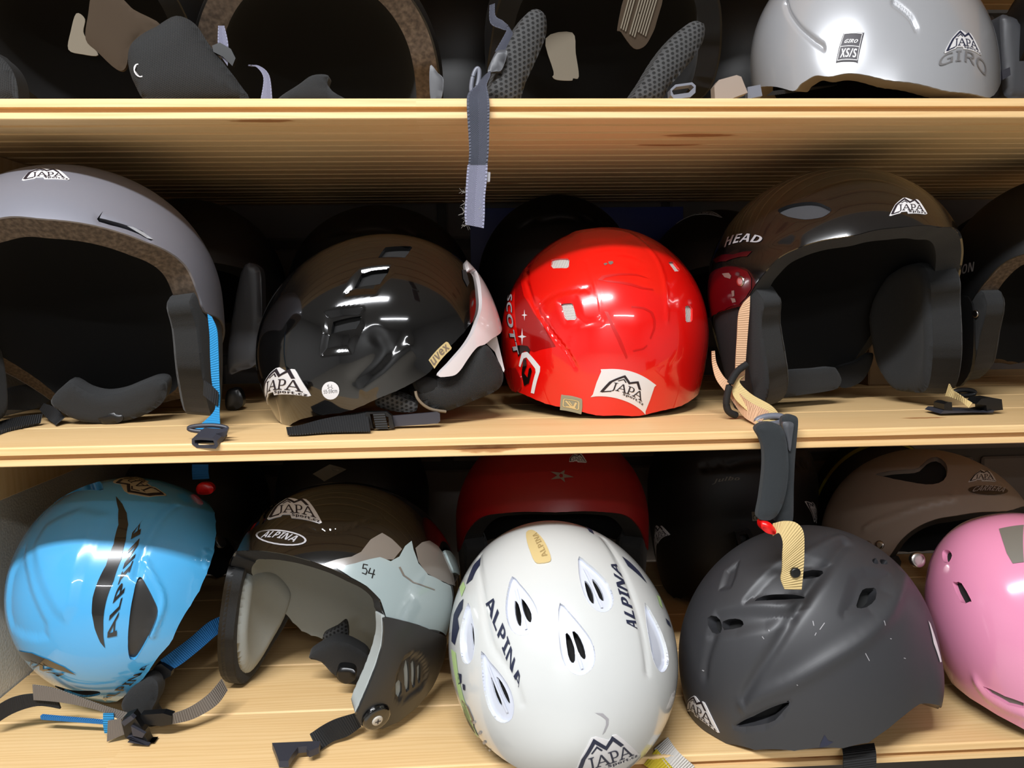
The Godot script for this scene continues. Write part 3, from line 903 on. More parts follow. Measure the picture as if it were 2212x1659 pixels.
func black_side_helmet() -> void:
	var h := helmet("glossy black ski helmet seen from its side with a white rear spoiler", [0.1151, 0.1239, 0.1143, 0.1411, 0.1408, -0.1112, 0.0859, -0.1565, -1.5175, 0.4809, 0.0066], 0)
	field(h, V([1.117, 0.206, 1.151, 0.124, 1.258, -0.115, 1.353, -0.046, 1.493, 0.202, 1.344, 0.46, 1.25, 0.31]), 0.045, -0.003)
	field(h, V([0.883, -0.243, 0.887, -0.491, 0.937, -0.487, 1.124, -0.297, 1.054, -0.052]), 0.045, -0.0025)
	ridge(h, V([1.725, 0.367, 1.709, 0.052, 1.637, -0.124, 1.525, -0.138]), 0.08, -0.0014)
	ridge(h, V([1.831, 0.336, 1.82, -0.034, 1.676, -0.449]), 0.08, 0.0026)
	swell(h, 0.0, 1.9, 1.0, 0.3, 0.0, 0.003)
	var r := rim([0, 98, 12, 100, 28, 106, 63, 112, 86, 115, 103, 116, 115, 112, 140, 104, 180, 100])
	var holes := [V([0.604, -0.504, 0.585, -0.583, 0.545, -0.723, 0.567, -0.734, 0.684, -0.688, 0.756, -0.649, 0.758, -0.535, 0.757, -0.422]), V([0.905, -0.241, 0.893, -0.326, 0.898, -0.489, 0.944, -0.465, 1.054, -0.365, 1.038, -0.243, 1.022, -0.137]), V([1.201, 0.183, 1.227, 0.104, 1.287, -0.088, 1.336, -0.039, 1.366, 0.022, 1.312, 0.164, 1.273, 0.268])]
	shell(h, r, holes, "black_gloss", "beige_edge", "black_lining", 0.022, 0.018)
	for v in holes: vent(h, v, 0.006, "black_gloss", "black_foam", h.node)
	cover(h, V([0.524, -1.234, 0.453, -1.284, 0.66, -1.324, 0.756, -1.298, 0.687, -1.241]), "black_foam", "vent_tab", h.node)
	mountain_sticker(h, V([0.71, 1.121, 1.3, 0.678, 1.419, 0.984, 0.3, 1.562]), h.node)
	var dot := cover(h, V([1.657, 0.614, 1.666, 0.648, 1.666, 0.687, 1.657, 0.729, 1.639, 0.769, 1.615, 0.801, 1.587, 0.823, 1.559, 0.831, 1.534, 0.827, 1.514, 0.81, 1.501, 0.783, 1.495, 0.749, 1.497, 0.711, 1.506, 0.673, 1.522, 0.638, 1.542, 0.609, 1.566, 0.588, 1.592, 0.577, 1.618, 0.577, 1.64, 0.59]), "sticker_white", "size_label", h.node)
	lettering(h, V([1.53, 0.67, 1.578, 0.614, 1.595, 0.648, 1.547, 0.706]), "S-L", "sans", "ink_grey", "size_text", dot)
	lettering(h, V([1.518, 0.758, 1.632, 0.62, 1.65, 0.656, 1.531, 0.796]), "55-59cm", "sans", "ink_grey", "size_text", dot)
	var badge := cover(h, V([1.798, -0.658, 1.575, -0.963, 1.574, -0.99, 1.614, -1.041, 1.637, -1.024, 1.877, -0.714]), "badge_cream", "brand_badge", h.node, 0.001, 0.05, {"wall": 0.001})
	lettering(h, V([1.795, -0.674, 1.598, -0.955, 1.63, -1.006, 1.854, -0.713]), "uvex", "sans_bold", "khaki_print", "brand_text", badge, 0.0, 0.0014)
	var white := sm(V([0.19, -1.396, 0.58, -1.467, 0.869, -1.499, 1.194, -1.42, 1.404, -1.317, 1.597, -1.165, 1.791, -0.949, 1.945, -0.733, 1.905, -0.977, 1.809, -1.132, 1.631, -1.289, 1.405, -1.467, 1.179, -1.672, 0.62, -1.95, 0, -2, -0.9, -1.85, -1.1, -1.6, -0.6, -1.35, 0, -1.28, 0.45, -1.3]), 4)
	cover(h, white, "white_part", "rear_spoiler", h.node, 0.0045, 0.05, {"wall": 0.006}, "glossy white rear spoiler")
	var mesh_pad := cushion(h, [-0.016, 0.049, -0.085], Vector3(0, 0.35, 0), [-0.0245, -0.0039, -0.0092, -0.0048, 0.0031, -0.0133, 0.0193, -0.0333, 0.0318, -0.0378, 0.0423, -0.0266, 0.0528, -0.006, 0.0471, 0.0123, 0.0164, 0.024, -0.0152, 0.0333, -0.0321, 0.0284, -0.0436, 0.0179, -0.0467, 0.0087, -0.0348, -0.0004], 0.03, 0.01, "mesh_cloth", "ear_pad", "black mesh ear pad", 0.02)
	cushion(h, [-0.0479, 0.0441, -0.068], Vector3(0, 0.35, 0), [-0.0129, -0.0072, 0.0013, -0.0098, 0.0112, -0.0052, 0.0131, 0.003, 0.0058, 0.0099, -0.0059, 0.0076, -0.0123, 0.0016], 0.012, 0.004, "black_lining", "pad_hollow", "", 0.012)
	wire(h, [-0.0611, 0.0405, -0.06, -0.0594, 0.0333, -0.06, -0.0534, 0.0256, -0.062, -0.0442, 0.0196, -0.066, -0.03, 0.0162, -0.072], 0.0016, "beige_edge", "pad_piping", h.node, "")
	var spoiler_tip := flat_piece(h, [0.0121, 0.1445, -0.135, 0.0204, 0.122, -0.135, 0.0286, 0.0925, -0.135, 0.0367, 0.0549, -0.135, 0.0358, 0.0523, -0.135, 0.0332, 0.0558, -0.135, 0.0257, 0.076, -0.135, 0.0154, 0.0866, -0.135, 0.0076, 0.0842, -0.135, 0.0027, 0.1016, -0.135, 0.0066, 0.124, -0.135], [0, 0, -0.02], "white_part", "spoiler_tip", h.node, [], "")
	strap(h, [-0.1964, 0.0052, -0.055, -0.1834, 0.0062, -0.06, -0.1565, 0.0128, -0.06, -0.1121, 0.0199, -0.06], [-0.1882, 0.0025, -0.0262, -0.1746, 0.0025, -0.0262, -0.1489, 0.0025, -0.0338, -0.1059, 0.0025, -0.0327], "strap_black", "chin_strap", "")
	var buckle := flat_piece(h, [-0.1126, 0.0202, -0.052, -0.0914, 0.0202, -0.052, -0.0861, 0.0157, -0.052, -0.0839, 0.0025, -0.0344, -0.0842, 0.0025, -0.0157, -0.1059, 0.0025, -0.015, -0.1139, 0.0035, -0.052, -0.1137, 0.0131, -0.052], [0, 0, -0.008], "plastic_black", "buckle", h.node, [[-0.1087, 0.0181, -0.052, -0.1056, 0.0183, -0.052, -0.103, 0.0025, -0.0276, -0.1058, 0.0025, -0.0261], [-0.0931, 0.0158, -0.052, -0.0895, 0.0145, -0.052, -0.0888, 0.0025, -0.0448, -0.0911, 0.0025, -0.0373]], "")
	flat_piece(h, [-0.1052, 0.0187, -0.05, -0.0931, 0.019, -0.05, -0.0899, 0.0025, -0.0239, -0.1024, 0.0025, -0.0237], [0, 0, -0.002], "strap_black", "webbing_loop", buckle, [], "")
	flat_piece(h, [-0.0863, 0.0142, -0.062, -0.0392, 0.0174, -0.062, -0.0361, 0.0156, -0.062, -0.0359, 0.0075, -0.062, -0.0387, 0.0051, -0.062, -0.0856, 0.0025, -0.0593], [0, 0, -0.004], "plastic_slate", "buckle_tongue", buckle, [], "")
	cushion(h, [-0.0841, 0.0268, -0.07], Vector3(0.3, 0, 0), [-0.0181, -0.0093, -0.0091, -0.0131, 0.0003, -0.0097, 0.0206, -0.0005, 0.0238, 0.0058, 0.0184, 0.0111, -0.0009, 0.0097, -0.0135, 0.0059, -0.0211, 0.0004], 0.014, 0.004, "mesh_cloth_grey", "chin_pad", "", 0.008)
func red_helmet() -> void:
	var h := helmet("bright red ski helmet with white mesh vents seen from behind", [0.1291, 0.1361, 0.148, 0.1353, 0.136, 0.1655, 0.0882, -0.2148, 3.1359, -0.188, 0.0378], 0)
	ridge(h, V([0.888, -0.022, 0.947, -0.437, 0.926, -0.767, 0.837, -1.079, 0.705, -1.334, 0.63, -1.488]), 0.02, -0.0016)
	ridge(h, V([-0.219, -0.334, -0.34, -0.508, -0.41, -0.691, -0.452, -0.884, -0.489, -1.109]), 0.03, 0.0009)
	ridge(h, V([0.327, -0.616, 0.305, -0.785, 0.276, -0.932, 0.252, -1.089, 0.272, -1.194, 0.506, -1.17, 0.675, -1.308]), 0.025, -0.0008)
	ridge(h, V([0.926, -0.767, 0.766, -0.77, 0.559, -0.827, 0.358, -0.896]), 0.025, -0.0008)
	field(h, V([0.679, -0.876, 0.502, -0.928, 0.464, -1.134, 0.655, -1.097]), 0.05, -0.0014)
	field(h, V([0.364, 0.068, 0.097, -0.101, -0.16, -0.196, -0.2, -0.284, 0.014, -0.423, 0.34, -0.349]), 0.04, 0.002)
	var r := rim([0, 92, 60, 96, 100, 108, 115, 112, 140, 112.5, 164, 113.5, 180, 113.5])
	var holes := [V([0.635, -0.37, 0.596, -0.399, 0.489, -0.491, 0.476, -0.529, 0.497, -0.601, 0.52, -0.602, 0.641, -0.508, 0.659, -0.459]), V([0.657, -0.915, 0.63, -0.919, 0.548, -0.955, 0.534, -0.974, 0.521, -1.102, 0.54, -1.112, 0.629, -1.077, 0.647, -1.053]), V([-0.493, -0.507, -0.522, -0.467, -0.563, -0.431, -0.637, -0.479, -0.621, -0.522, -0.563, -0.575]), V([-0.716, -0.874, -0.733, -0.848, -0.789, -0.806, -0.835, -0.803, -0.86, -0.911, -0.839, -0.945, -0.773, -0.991, -0.751, -0.988])]
	shell(h, r, holes, "red_gloss")
	for v in holes: vent(h, v, 0.0022, "red_gloss", "white_mesh", h.node)
	mountain_sticker(h, V([0.282, -1.589, -0.527, -1.652, -0.484, -1.908, 0.445, -1.78]), h.node, "sticker_white", "plain")
	var badge := cover(h, sm(V([0.936, -1.61, 0.899, -1.623, 0.66, -1.737, 0.61, -1.775, 0.645, -1.866, 0.699, -1.861, 0.986, -1.719, 1.008, -1.689]), 2), "badge_sage", "brand_badge", h.node, 0.0012, 0.05, {"wall": 0.0012})
	var mark := Build.new()
	stroke(mark, h, V([0.94, -1.606, 0.604, -1.761, 0.649, -1.878, 1.016, -1.696]), V([0.16, 0.3, 0.2, 0.22, 0.82, 0.22, 0.86, 0.3]), 0.05, 0.0016)
	stroke(mark, h, V([0.94, -1.606, 0.604, -1.761, 0.649, -1.878, 1.016, -1.696]), V([0.86, 0.3, 0.86, 0.72, 0.8, 0.8]), 0.05, 0.0016)
	stroke(mark, h, V([0.94, -1.606, 0.604, -1.761, 0.649, -1.878, 1.016, -1.696]), V([0.8, 0.8, 0.2, 0.78, 0.15, 0.7]), 0.05, 0.0016)
	stroke(mark, h, V([0.94, -1.606, 0.604, -1.761, 0.649, -1.878, 1.016, -1.696]), V([0.15, 0.7, 0.16, 0.3]), 0.05, 0.0016)
	stroke(mark, h, V([0.94, -1.606, 0.604, -1.761, 0.649, -1.878, 1.016, -1.696]), V([0.26, 0.34, 0.5, 0.68, 0.66, 0.66, 0.74, 0.34]), 0.09, 0.0016)
	stroke(mark, h, V([0.94, -1.606, 0.604, -1.761, 0.649, -1.878, 1.016, -1.696]), V([0.4, 0.34, 0.56, 0.6]), 0.05, 0.0016)
	stroke(mark, h, V([0.94, -1.606, 0.604, -1.761, 0.649, -1.878, 1.016, -1.696]), V([0.3, 0.74, 0.74, 0.74]), 0.07, 0.0016)
	part(mark, "brand_mark", "badge_cream", badge)
	cover(h, V([1.085, -0.137, 1.005, -0.193, 1.023, -0.472, 0.974, -0.773, 0.877, -1.068, 0.833, -1.219, 0.951, -1.164, 1.148, -1.057, 1.297, -0.868, 1.296, -0.752, 1.191, -0.45]), "red_dark_gloss", "side_print", h.node, 0.0004)
	cover(h, V([1.349, -0.766, 1.198, -0.945, 1.185, -0.999, 1.219, -1.009, 1.267, -0.928, 1.411, -0.842]), "ink_black", "side_print", h.node)
	var emblem := cover(h, V([1.326, -0.893, 1.236, -0.975, 1.127, -1.223, 1.157, -1.25, 1.392, -1.296, 1.449, -1.236, 1.227, -1.203, 1.213, -1.177, 1.281, -0.992, 1.334, -0.951, 1.446, -0.931, 1.461, -0.894]), "sticker_white", "side_emblem", h.node, 0.0009)
	cover(h, V([1.343, -0.958, 1.293, -0.994, 1.327, -1.043, 1.423, -1.029, 1.393, -1.111, 1.31, -1.092, 1.273, -1.11, 1.277, -1.146, 1.409, -1.163, 1.517, -1.087, 1.475, -0.99]), "ink_black", "emblem_bar", emblem, 0.0012)
	cover(h, V([1.065, -0.622, 1.079, -0.672, 1.054, -0.713, 1.086, -0.687, 1.113, -0.72, 1.097, -0.674, 1.123, -0.629, 1.09, -0.659]), "sticker_white", "star_print", h.node)
	cover(h, V([1.177, -0.741, 1.206, -0.803, 1.163, -0.865, 1.22, -0.82, 1.273, -0.855, 1.239, -0.799, 1.283, -0.727, 1.224, -0.781]), "sticker_white", "star_print", h.node)
	cover(h, V([1.601, -0.834, 1.642, -0.861, 1.592, -0.943, 1.661, -0.865, 1.73, -0.852, 1.684, -0.831, 1.738, -0.728, 1.664, -0.829]), "sticker_white", "star_print", h.node)
	lettering(h, V([1.147, -0.177, 1.385, -0.856, 1.478, -0.752, 1.221, 0.141]), "SCOTT", "sans_bold", "ink_black", "brand_text", h.node, 0.0, 0.0012)
	lettering(h, V([1.144, -0.188, 1.37, -0.855, 1.452, -0.767, 1.209, 0.053]), "SCOTT", "sans_bold", "print_silver", "brand_text", h.node, 0.0, 0.0016)
	cover(h, V([0.249, -0.842, 0.202, -0.809, 0.062, -0.803, -0.137, -0.795, -0.255, -0.814, -0.15, -0.812, 0.064, -0.825, 0.177, -0.835, 0.208, -0.854, 0.069, -0.877, -0.073, -0.892, -0.191, -0.913, -0.301, -0.899, -0.309, -0.915, -0.176, -0.932, -0.014, -0.91, 0.141, -0.882]), "red_scuff", "scuff", h.node, 0.0003)
	cover(h, V([0.217, -1.125, 0.18, -1.136, 0.124, -1.247, 0.024, -1.39, -0.049, -1.506, -0.032, -1.524, 0.059, -1.413, 0.157, -1.256]), "red_scuff", "scuff", h.node, 0.0003)
	cover(h, V([-0.067, -1.093, -0.209, -1.085, -0.311, -1.103, -0.355, -1.165, -0.359, -1.237, -0.321, -1.33, -0.306, -1.321, -0.333, -1.231, -0.318, -1.162, -0.278, -1.117, -0.194, -1.103, -0.067, -1.106]), "red_scuff", "scuff", h.node, 0.0003)
	cover(h, V([-0.107, -1.449, -0.234, -1.417, -0.284, -1.379, -0.29, -1.39, -0.246, -1.427, -0.118, -1.459]), "red_scuff", "scuff", h.node, 0.0003)
	cover(h, V([0.175, -0.69, 0.145, -0.685, 0.135, -0.699, 0.162, -0.711]), "taupe_gloss", "chip", h.node, 0.0005)
	cover(h, V([0.127, -0.674, 0.086, -0.672, 0.08, -0.695, 0.107, -0.712, 0.125, -0.7]), "taupe_gloss", "chip", h.node, 0.0005)
	var tip := Build.new()
	cover(h, V([1.68, -0.604, 1.516, -0.852, 1.502, -0.995, 1.593, -1.02, 1.734, -0.901, 1.818, -0.739]), "red_dark_gloss", "side_tip", h.node, 0.002, 0.05, {"wall": 0.004})
func dark_open_helmet() -> void:
	var h := helmet("glossy dark brown and wine red ski helmet facing out with a cream chin strap", [0.1421, 0.1311, 0.1432, 0.1473, 0.1434, 0.4301, 0.1526, -0.1603, 0.105, -0.1542, 0.0883, 0.08], 0)
	field(h, V([-0.78, 0.58, -0.717, 0.601, -0.626, 0.701, -0.548, 0.81, -0.515, 0.904, -0.51, 0.972, -0.608, 0.973, -0.722, 0.876, -0.785, 0.719]), 0.05, -0.002)
	ridge(h, V([-1.257, -0.111, -1.246, 0.365, -1.138, 0.691, -0.958, 0.925]), 0.07, -0.0018)
	var r := rim([0, 77, 13, 77, 23, 78, 38, 78, 51, 81, 59, 87, 67, 94, 74, 99, 91, 99, 115, 104, 130, 122, 150, 138, 180, 142])
	var eye := sm(V([-0.78, 0.58, -0.717, 0.601, -0.626, 0.701, -0.548, 0.81, -0.515, 0.904, -0.51, 0.972, -0.608, 0.973, -0.722, 0.876, -0.785, 0.719]), 3)
	shell(h, r, [eye], "brown_black_gloss", "black_fleece", "black_lining", 0.028)
	vent(h, eye, 0.005, "black_gloss", "vent_grey", h.node)
	mountain_sticker(h, V([-0.011, 1.093, 0.391, 1.026, 0.324, 1.226, -0.1, 1.24]), h.node, "sticker_white", "cut", "Sport")
	lettering(h, V([-1.073, 0.042, -1.036, 0.601, -1.094, 0.634, -1.164, 0.107]), "HEAD", "sans_bold", "print_silver", "brand_text", h.node, 0.12)
	cover(h, V([-1.213, -0.2, -1.243, 0.274, -1.18, 0.545, -1.236, 0.498, -1.302, 0.167, -1.276, -0.101]), "wine_gloss", "wine_flash", h.node)
	cover(h, V([-1.339, -0.276, -1.355, 0.07, -1.348, 0.405, -1.357, 0.571, -1.4, 0.639, -1.483, 0.649, -1.572, 0.575, -1.651, 0.459, -1.716, 0.139, -1.725, -0.158, -1.644, -0.702, -1.473, -0.465]), "wine_gloss", "wine_side", h.node, 0.0008)
	stud_on(h, -1.458, 0.485, 0.006, 0.0025, "steel", "rivet", h.node)
	cover(h, V([-1.411, 0.141, -1.407, 0.282, -1.43, 0.327, -1.457, 0.311, -1.444, 0.2]), "taupe_gloss", "chip", h.node, 0.0013)
	cover(h, V([-1.556, 0.334, -1.548, 0.383, -1.592, 0.382, -1.605, 0.34]), "taupe_gloss", "chip", h.node, 0.0013)
	cover(h, V([-1.616, 0.307, -1.612, 0.392, -1.638, 0.406, -1.653, 0.336]), "taupe_gloss", "chip", h.node, 0.0013)
	for s in [1.0, -1.0]: pad(h, arc([66, 93, 66, 110, 68, 135, 76, 147 + 2 * s, 90, 149 + 2 * s, 108, 147 + 2 * s, 120, 138, 124, 118, 118, 98], s), -0.006, -0.036, 0.008, "black_fleece", "ear_pad", h.node)
	for s in [1.0, -1.0]: cover(h, arc([78, 99, 78, 120, 80, 144, 92, 149, 110, 146, 118, 130, 116, 102], s), "strap_black", "ear_cover", h.node, -0.003, 0.06)
	strap(h, [0.3, 0.1285, -0.088, 0.2941, 0.1172, -0.086, 0.2924, 0.0905, -0.085, 0.2909, 0.0638, -0.084, 0.2909, 0.0426, -0.084], [0.3075, 0.136, -0.088, 0.3063, 0.1189, -0.086, 0.3041, 0.0904, -0.085, 0.3022, 0.0636, -0.084, 0.3014, 0.0424, -0.084], "strap_tan", "chin_strap", "cream ribbed chin strap")
	strap(h, [0.2689, 0.0747, -0.1, 0.2699, 0.0591, -0.1, 0.2727, 0.0422, -0.092, 0.2837, 0.0248, -0.08, 0.2934, 0.0052, -0.06, 0.2925, 0.0025, -0.0169], [0.2725, 0.0751, -0.1, 0.2747, 0.061, -0.1, 0.2802, 0.0469, -0.092, 0.2874, 0.0373, -0.08, 0.295, 0.0241, -0.06, 0.3142, 0.0125, -0.045], "strap_tan", "rear_strap", "")
	strap(h, [0.2886, 0.0432, -0.078, 0.2844, 0.034, -0.075, 0.2853, 0.0236, -0.066, 0.2973, 0.0085, -0.05, 0.2905, 0.0025, -0.0115], [0.2995, 0.0484, -0.078, 0.2928, 0.0415, -0.075, 0.3029, 0.0289, -0.066, 0.3198, 0.0174, -0.05, 0.3274, 0.0037, -0.04], "strap_cream", "chin_strap", "")
	wire(h, [0.3008, 0.0614, -0.075, 0.2899, 0.0541, -0.074, 0.2819, 0.0441, -0.07, 0.2783, 0.0328, -0.07, 0.2772, 0.0192, -0.072, 0.2813, 0.0091, -0.075, 0.2909, 0.0043, -0.08], 0.004, "strap_black", "keeper_band", h.node, "")
	wire(h, [0.3267, 0.0061, -0.034, 0.3261, 0.0047, -0.034, 0.3242, 0.0033, -0.034, 0.3198, 0.0025, -0.0311, 0.3135, 0.0025, -0.0253, 0.3076, 0.0025, -0.0219, 0.3028, 0.0025, -0.021, 0.2994, 0.0025, -0.0229, 0.2977, 0.0025, -0.0273, 0.298, 0.0025, -0.0338, 0.2972, 0.0038, -0.034, 0.2977, 0.0052, -0.034, 0.2997, 0.0066, -0.034, 0.3028, 0.0078, -0.034, 0.3069, 0.0088, -0.034, 0.3114, 0.0093, -0.034, 0.316, 0.0095, -0.034, 0.3202, 0.0092, -0.034, 0.3235, 0.0084, -0.034, 0.3258, 0.0074, -0.034, 0.3267, 0.0061, -0.034, 0.3261, 0.0047, -0.034], 0.0035, "plastic_grey", "slider", h.node, "grey oval strap ring")
	var chin := cushion(h, [0.2905, -0.0318, 0.024], Vector3(0, 0, 0), [-0.016, -0.0376, -0.011, -0.0426, -0.0019, -0.044, 0.0073, -0.0411, 0.0126, -0.034, 0.0159, -0.0197, 0.0177, 0.0048, 0.0154, 0.0273, 0.0104, 0.0436, 0.0032, 0.0527, -0.006, 0.0539, -0.0123, 0.0496, -0.0096, 0.0307, -0.007, 0.0041, -0.0074, -0.0162, -0.0111, -0.0284], 0.008, 0.005, "suede_black", "chin_pad", "black suede chin pad hanging over the shelf edge", 0.01)
	cushion(h, [0.3115, -0.0308, 0.015], Vector3(0, 0, 0), [-0.0076, -0.0427, -0.004, -0.0477, 0.0012, -0.0488, 0.0074, -0.0464, 0.009, -0.0403, 0.0081, -0.025, 0.0066, -0.0003, 0.006, 0.0266, 0.0063, 0.0559, 0.0026, 0.0595, -0.012, 0.0587, -0.0123, 0.0428, -0.0044, 0.0264, -0.0028, 0.0036, -0.0044, -0.0191], 0.006, 0.003, "suede_black", "chin_pad_back", "", 0.008)
	cushion(h, [0.3092, -0.0012, 0.02], Vector3(0, 0, 0), [-0.0067, -0.0108, -0.0016, -0.0131, 0.0046, -0.0106, 0.0037, 0.0016, 0.0022, 0.0158, -0.0002, 0.0137, -0.002, 0.0035], 0.003, 0.002, "leatherette", "pad_sleeve", "", 0.006)
	cushion(h, [0.2879, -0.0925, 0.026], Vector3(0, 0, 0), [-0.007, -0.0054, -0.0031, -0.0065, 0.0028, -0.0042, 0.0079, 0.0029, 0.007, 0.0072, -0.0009, 0.0056, -0.0065, 0.0005], 0.01, 0.004, "plastic_red", "release_button", "red release button", 0.006)
	strap(h, [0.2943, -0.0896, 0.022, 0.3036, -0.0856, 0.028, 0.3136, -0.0867, 0.032, 0.32, -0.0957, 0.034, 0.3213, -0.1173, 0.034, 0.3208, -0.1351, 0.034, 0.3195, -0.1537, 0.034], [0.2946, -0.1025, 0.022, 0.2983, -0.0978, 0.028, 0.3004, -0.1055, 0.032, 0.2994, -0.1166, 0.034, 0.2994, -0.1324, 0.034, 0.2984, -0.1423, 0.034, 0.3026, -0.1527, 0.034], "strap_cream", "strap_end", "cream strap end with a snap stud")
	stud(h, [0.3123, -0.1358, 0.0355], Vector3(0, 0, 1), 0.0052, 0.0022, "plastic_black", "snap_stud", h.node)
	strap(h, [0.5431, 0.0179, -0.1, 0.5427, 0.0183, -0.09, 0.5484, 0.015, -0.08, 0.5524, 0.008, -0.072], [0.547, 0.0326, -0.1, 0.5454, 0.0263, -0.09, 0.5451, 0.0231, -0.08, 0.5565, 0.0137, -0.072], "strap_cream", "chin_strap", "")
	strap(h, [0.5567, 0.0254, -0.11, 0.5737, 0.0254, -0.11, 0.5828, 0.0148, -0.1], [0.5584, 0.0216, -0.11, 0.5754, 0.0213, -0.11, 0.5814, 0.0119, -0.1], "strap_cream", "rear_strap", "")
	var clip := flat_piece(h, [0.5216, 0.0063, -0.068, 0.5706, 0.0031, -0.068, 0.5801, 0.0051, -0.068, 0.5781, 0.0025, -0.064, 0.554, 0.0025, -0.0418, 0.5461, 0.0025, -0.0449, 0.5177, 0.0025, -0.061], [0, 0.001, -0.03], "plastic_slate", "buckle", h.node, [], "dark plastic buckle lying on the shelf")
	flat_piece(h, [0.5229, 0.0132, -0.07, 0.5272, 0.0153, -0.07, 0.5316, 0.0152, -0.07, 0.5327, 0.0058, -0.07, 0.5232, 0.0057, -0.07], [0, 0, -0.02], "plastic_black", "buckle_arm", clip, [], "")
	flat_piece(h, [0.561, 0.0121, -0.072, 0.5667, 0.0181, -0.072, 0.5784, 0.0193, -0.072, 0.5904, 0.017, -0.072, 0.5925, 0.005, -0.072, 0.5829, 0.0042, -0.072, 0.5741, 0.0029, -0.072, 0.573, 0.0105, -0.072], [0, 0, -0.02], "plastic_black", "buckle_arm", clip, [], "")
	wire(h, [0.5775, 0.0213, -0.1, 0.5766, 0.0201, -0.1, 0.5739, 0.0191, -0.1, 0.5699, 0.0185, -0.1, 0.5651, 0.0183, -0.1, 0.5603, 0.0186, -0.1, 0.5562, 0.0194, -0.1, 0.5535, 0.0206, -0.1, 0.5525, 0.0218, -0.1, 0.5534, 0.0231, -0.1, 0.556, 0.0241, -0.1, 0.56, 0.0247, -0.1, 0.5648, 0.0248, -0.1, 0.5696, 0.0245, -0.1, 0.5737, 0.0237, -0.1, 0.5765, 0.0226, -0.1, 0.5775, 0.0213, -0.1, 0.5766, 0.0201, -0.1], 0.003, "plastic_black", "slider", h.node, "")
	var dial := cushion(h, [0.4156, 0.0337, -0.16], Vector3(0, 0.3, 0), [-0.0579, -0.0076, -0.0352, -0.0129, 0.001, -0.0135, 0.0274, -0.0145, 0.0345, -0.0103, 0.0414, 0.0007, 0.039, 0.0092, 0.0284, 0.014, -0.0137, 0.0171, -0.0597, 0.0178], 0.012, 0.003, "black_fleece", "neck_strap", "black neck band", 0.008)
	cushion(h, [0.4983, 0.0392, -0.22], Vector3(0, 0, 0), [-0.0269, -0.0014, 0.0004, -0.0111, 0.0208, -0.022, 0.0191, -0.004, 0.0059, 0.0161, -0.0193, 0.0225], 0.012, 0.003, "black_lining", "neck_pad", "", 0.012)
func black_right_helmet() -> void:
	var h := helmet("black ski helmet with brown foam rim at the right end of the middle shelf", [0.13, 0.135, 0.13, 0.145, 0.14, 0.7569, 0.15, -0.21, -0.25, 0, 0, 0.08], 0)
	var r := rim([0, 72, 30, 74, 50, 80, 62, 92, 75, 106, 100, 114, 140, 136, 180, 142])
	shell(h, r, [], "black_satin", "brown_foam", "black_lining", 0.03)
	pass
	for s in [1.0, -1.0]: pad(h, arc([62, 96, 64, 120, 72, 140, 90, 148, 110, 140, 116, 112, 100, 100], s), -0.004, -0.03, 0.008, "black_fleece", "ear_pad", h.node)
	for s in [1.0, -1.0]: cover(h, arc([70, 98, 66, 118, 70, 140, 84, 150, 104, 146, 120, 128, 116, 108, 92, 104], s), "black_satin", "ear_guard", h.node, 0.001, 0.05, {"wall": 0.004})
	stud_on(h, -1.701, 0.788, 0.005, 0.002, "steel", "rivet", h.node)
	lettering(h, V([-1.403, 0.252, -1.286, 0.513, -1.353, 0.577, -1.478, 0.309]), "SON", "sans_bold", "print_silver", "brand_text", h.node, 0.1)
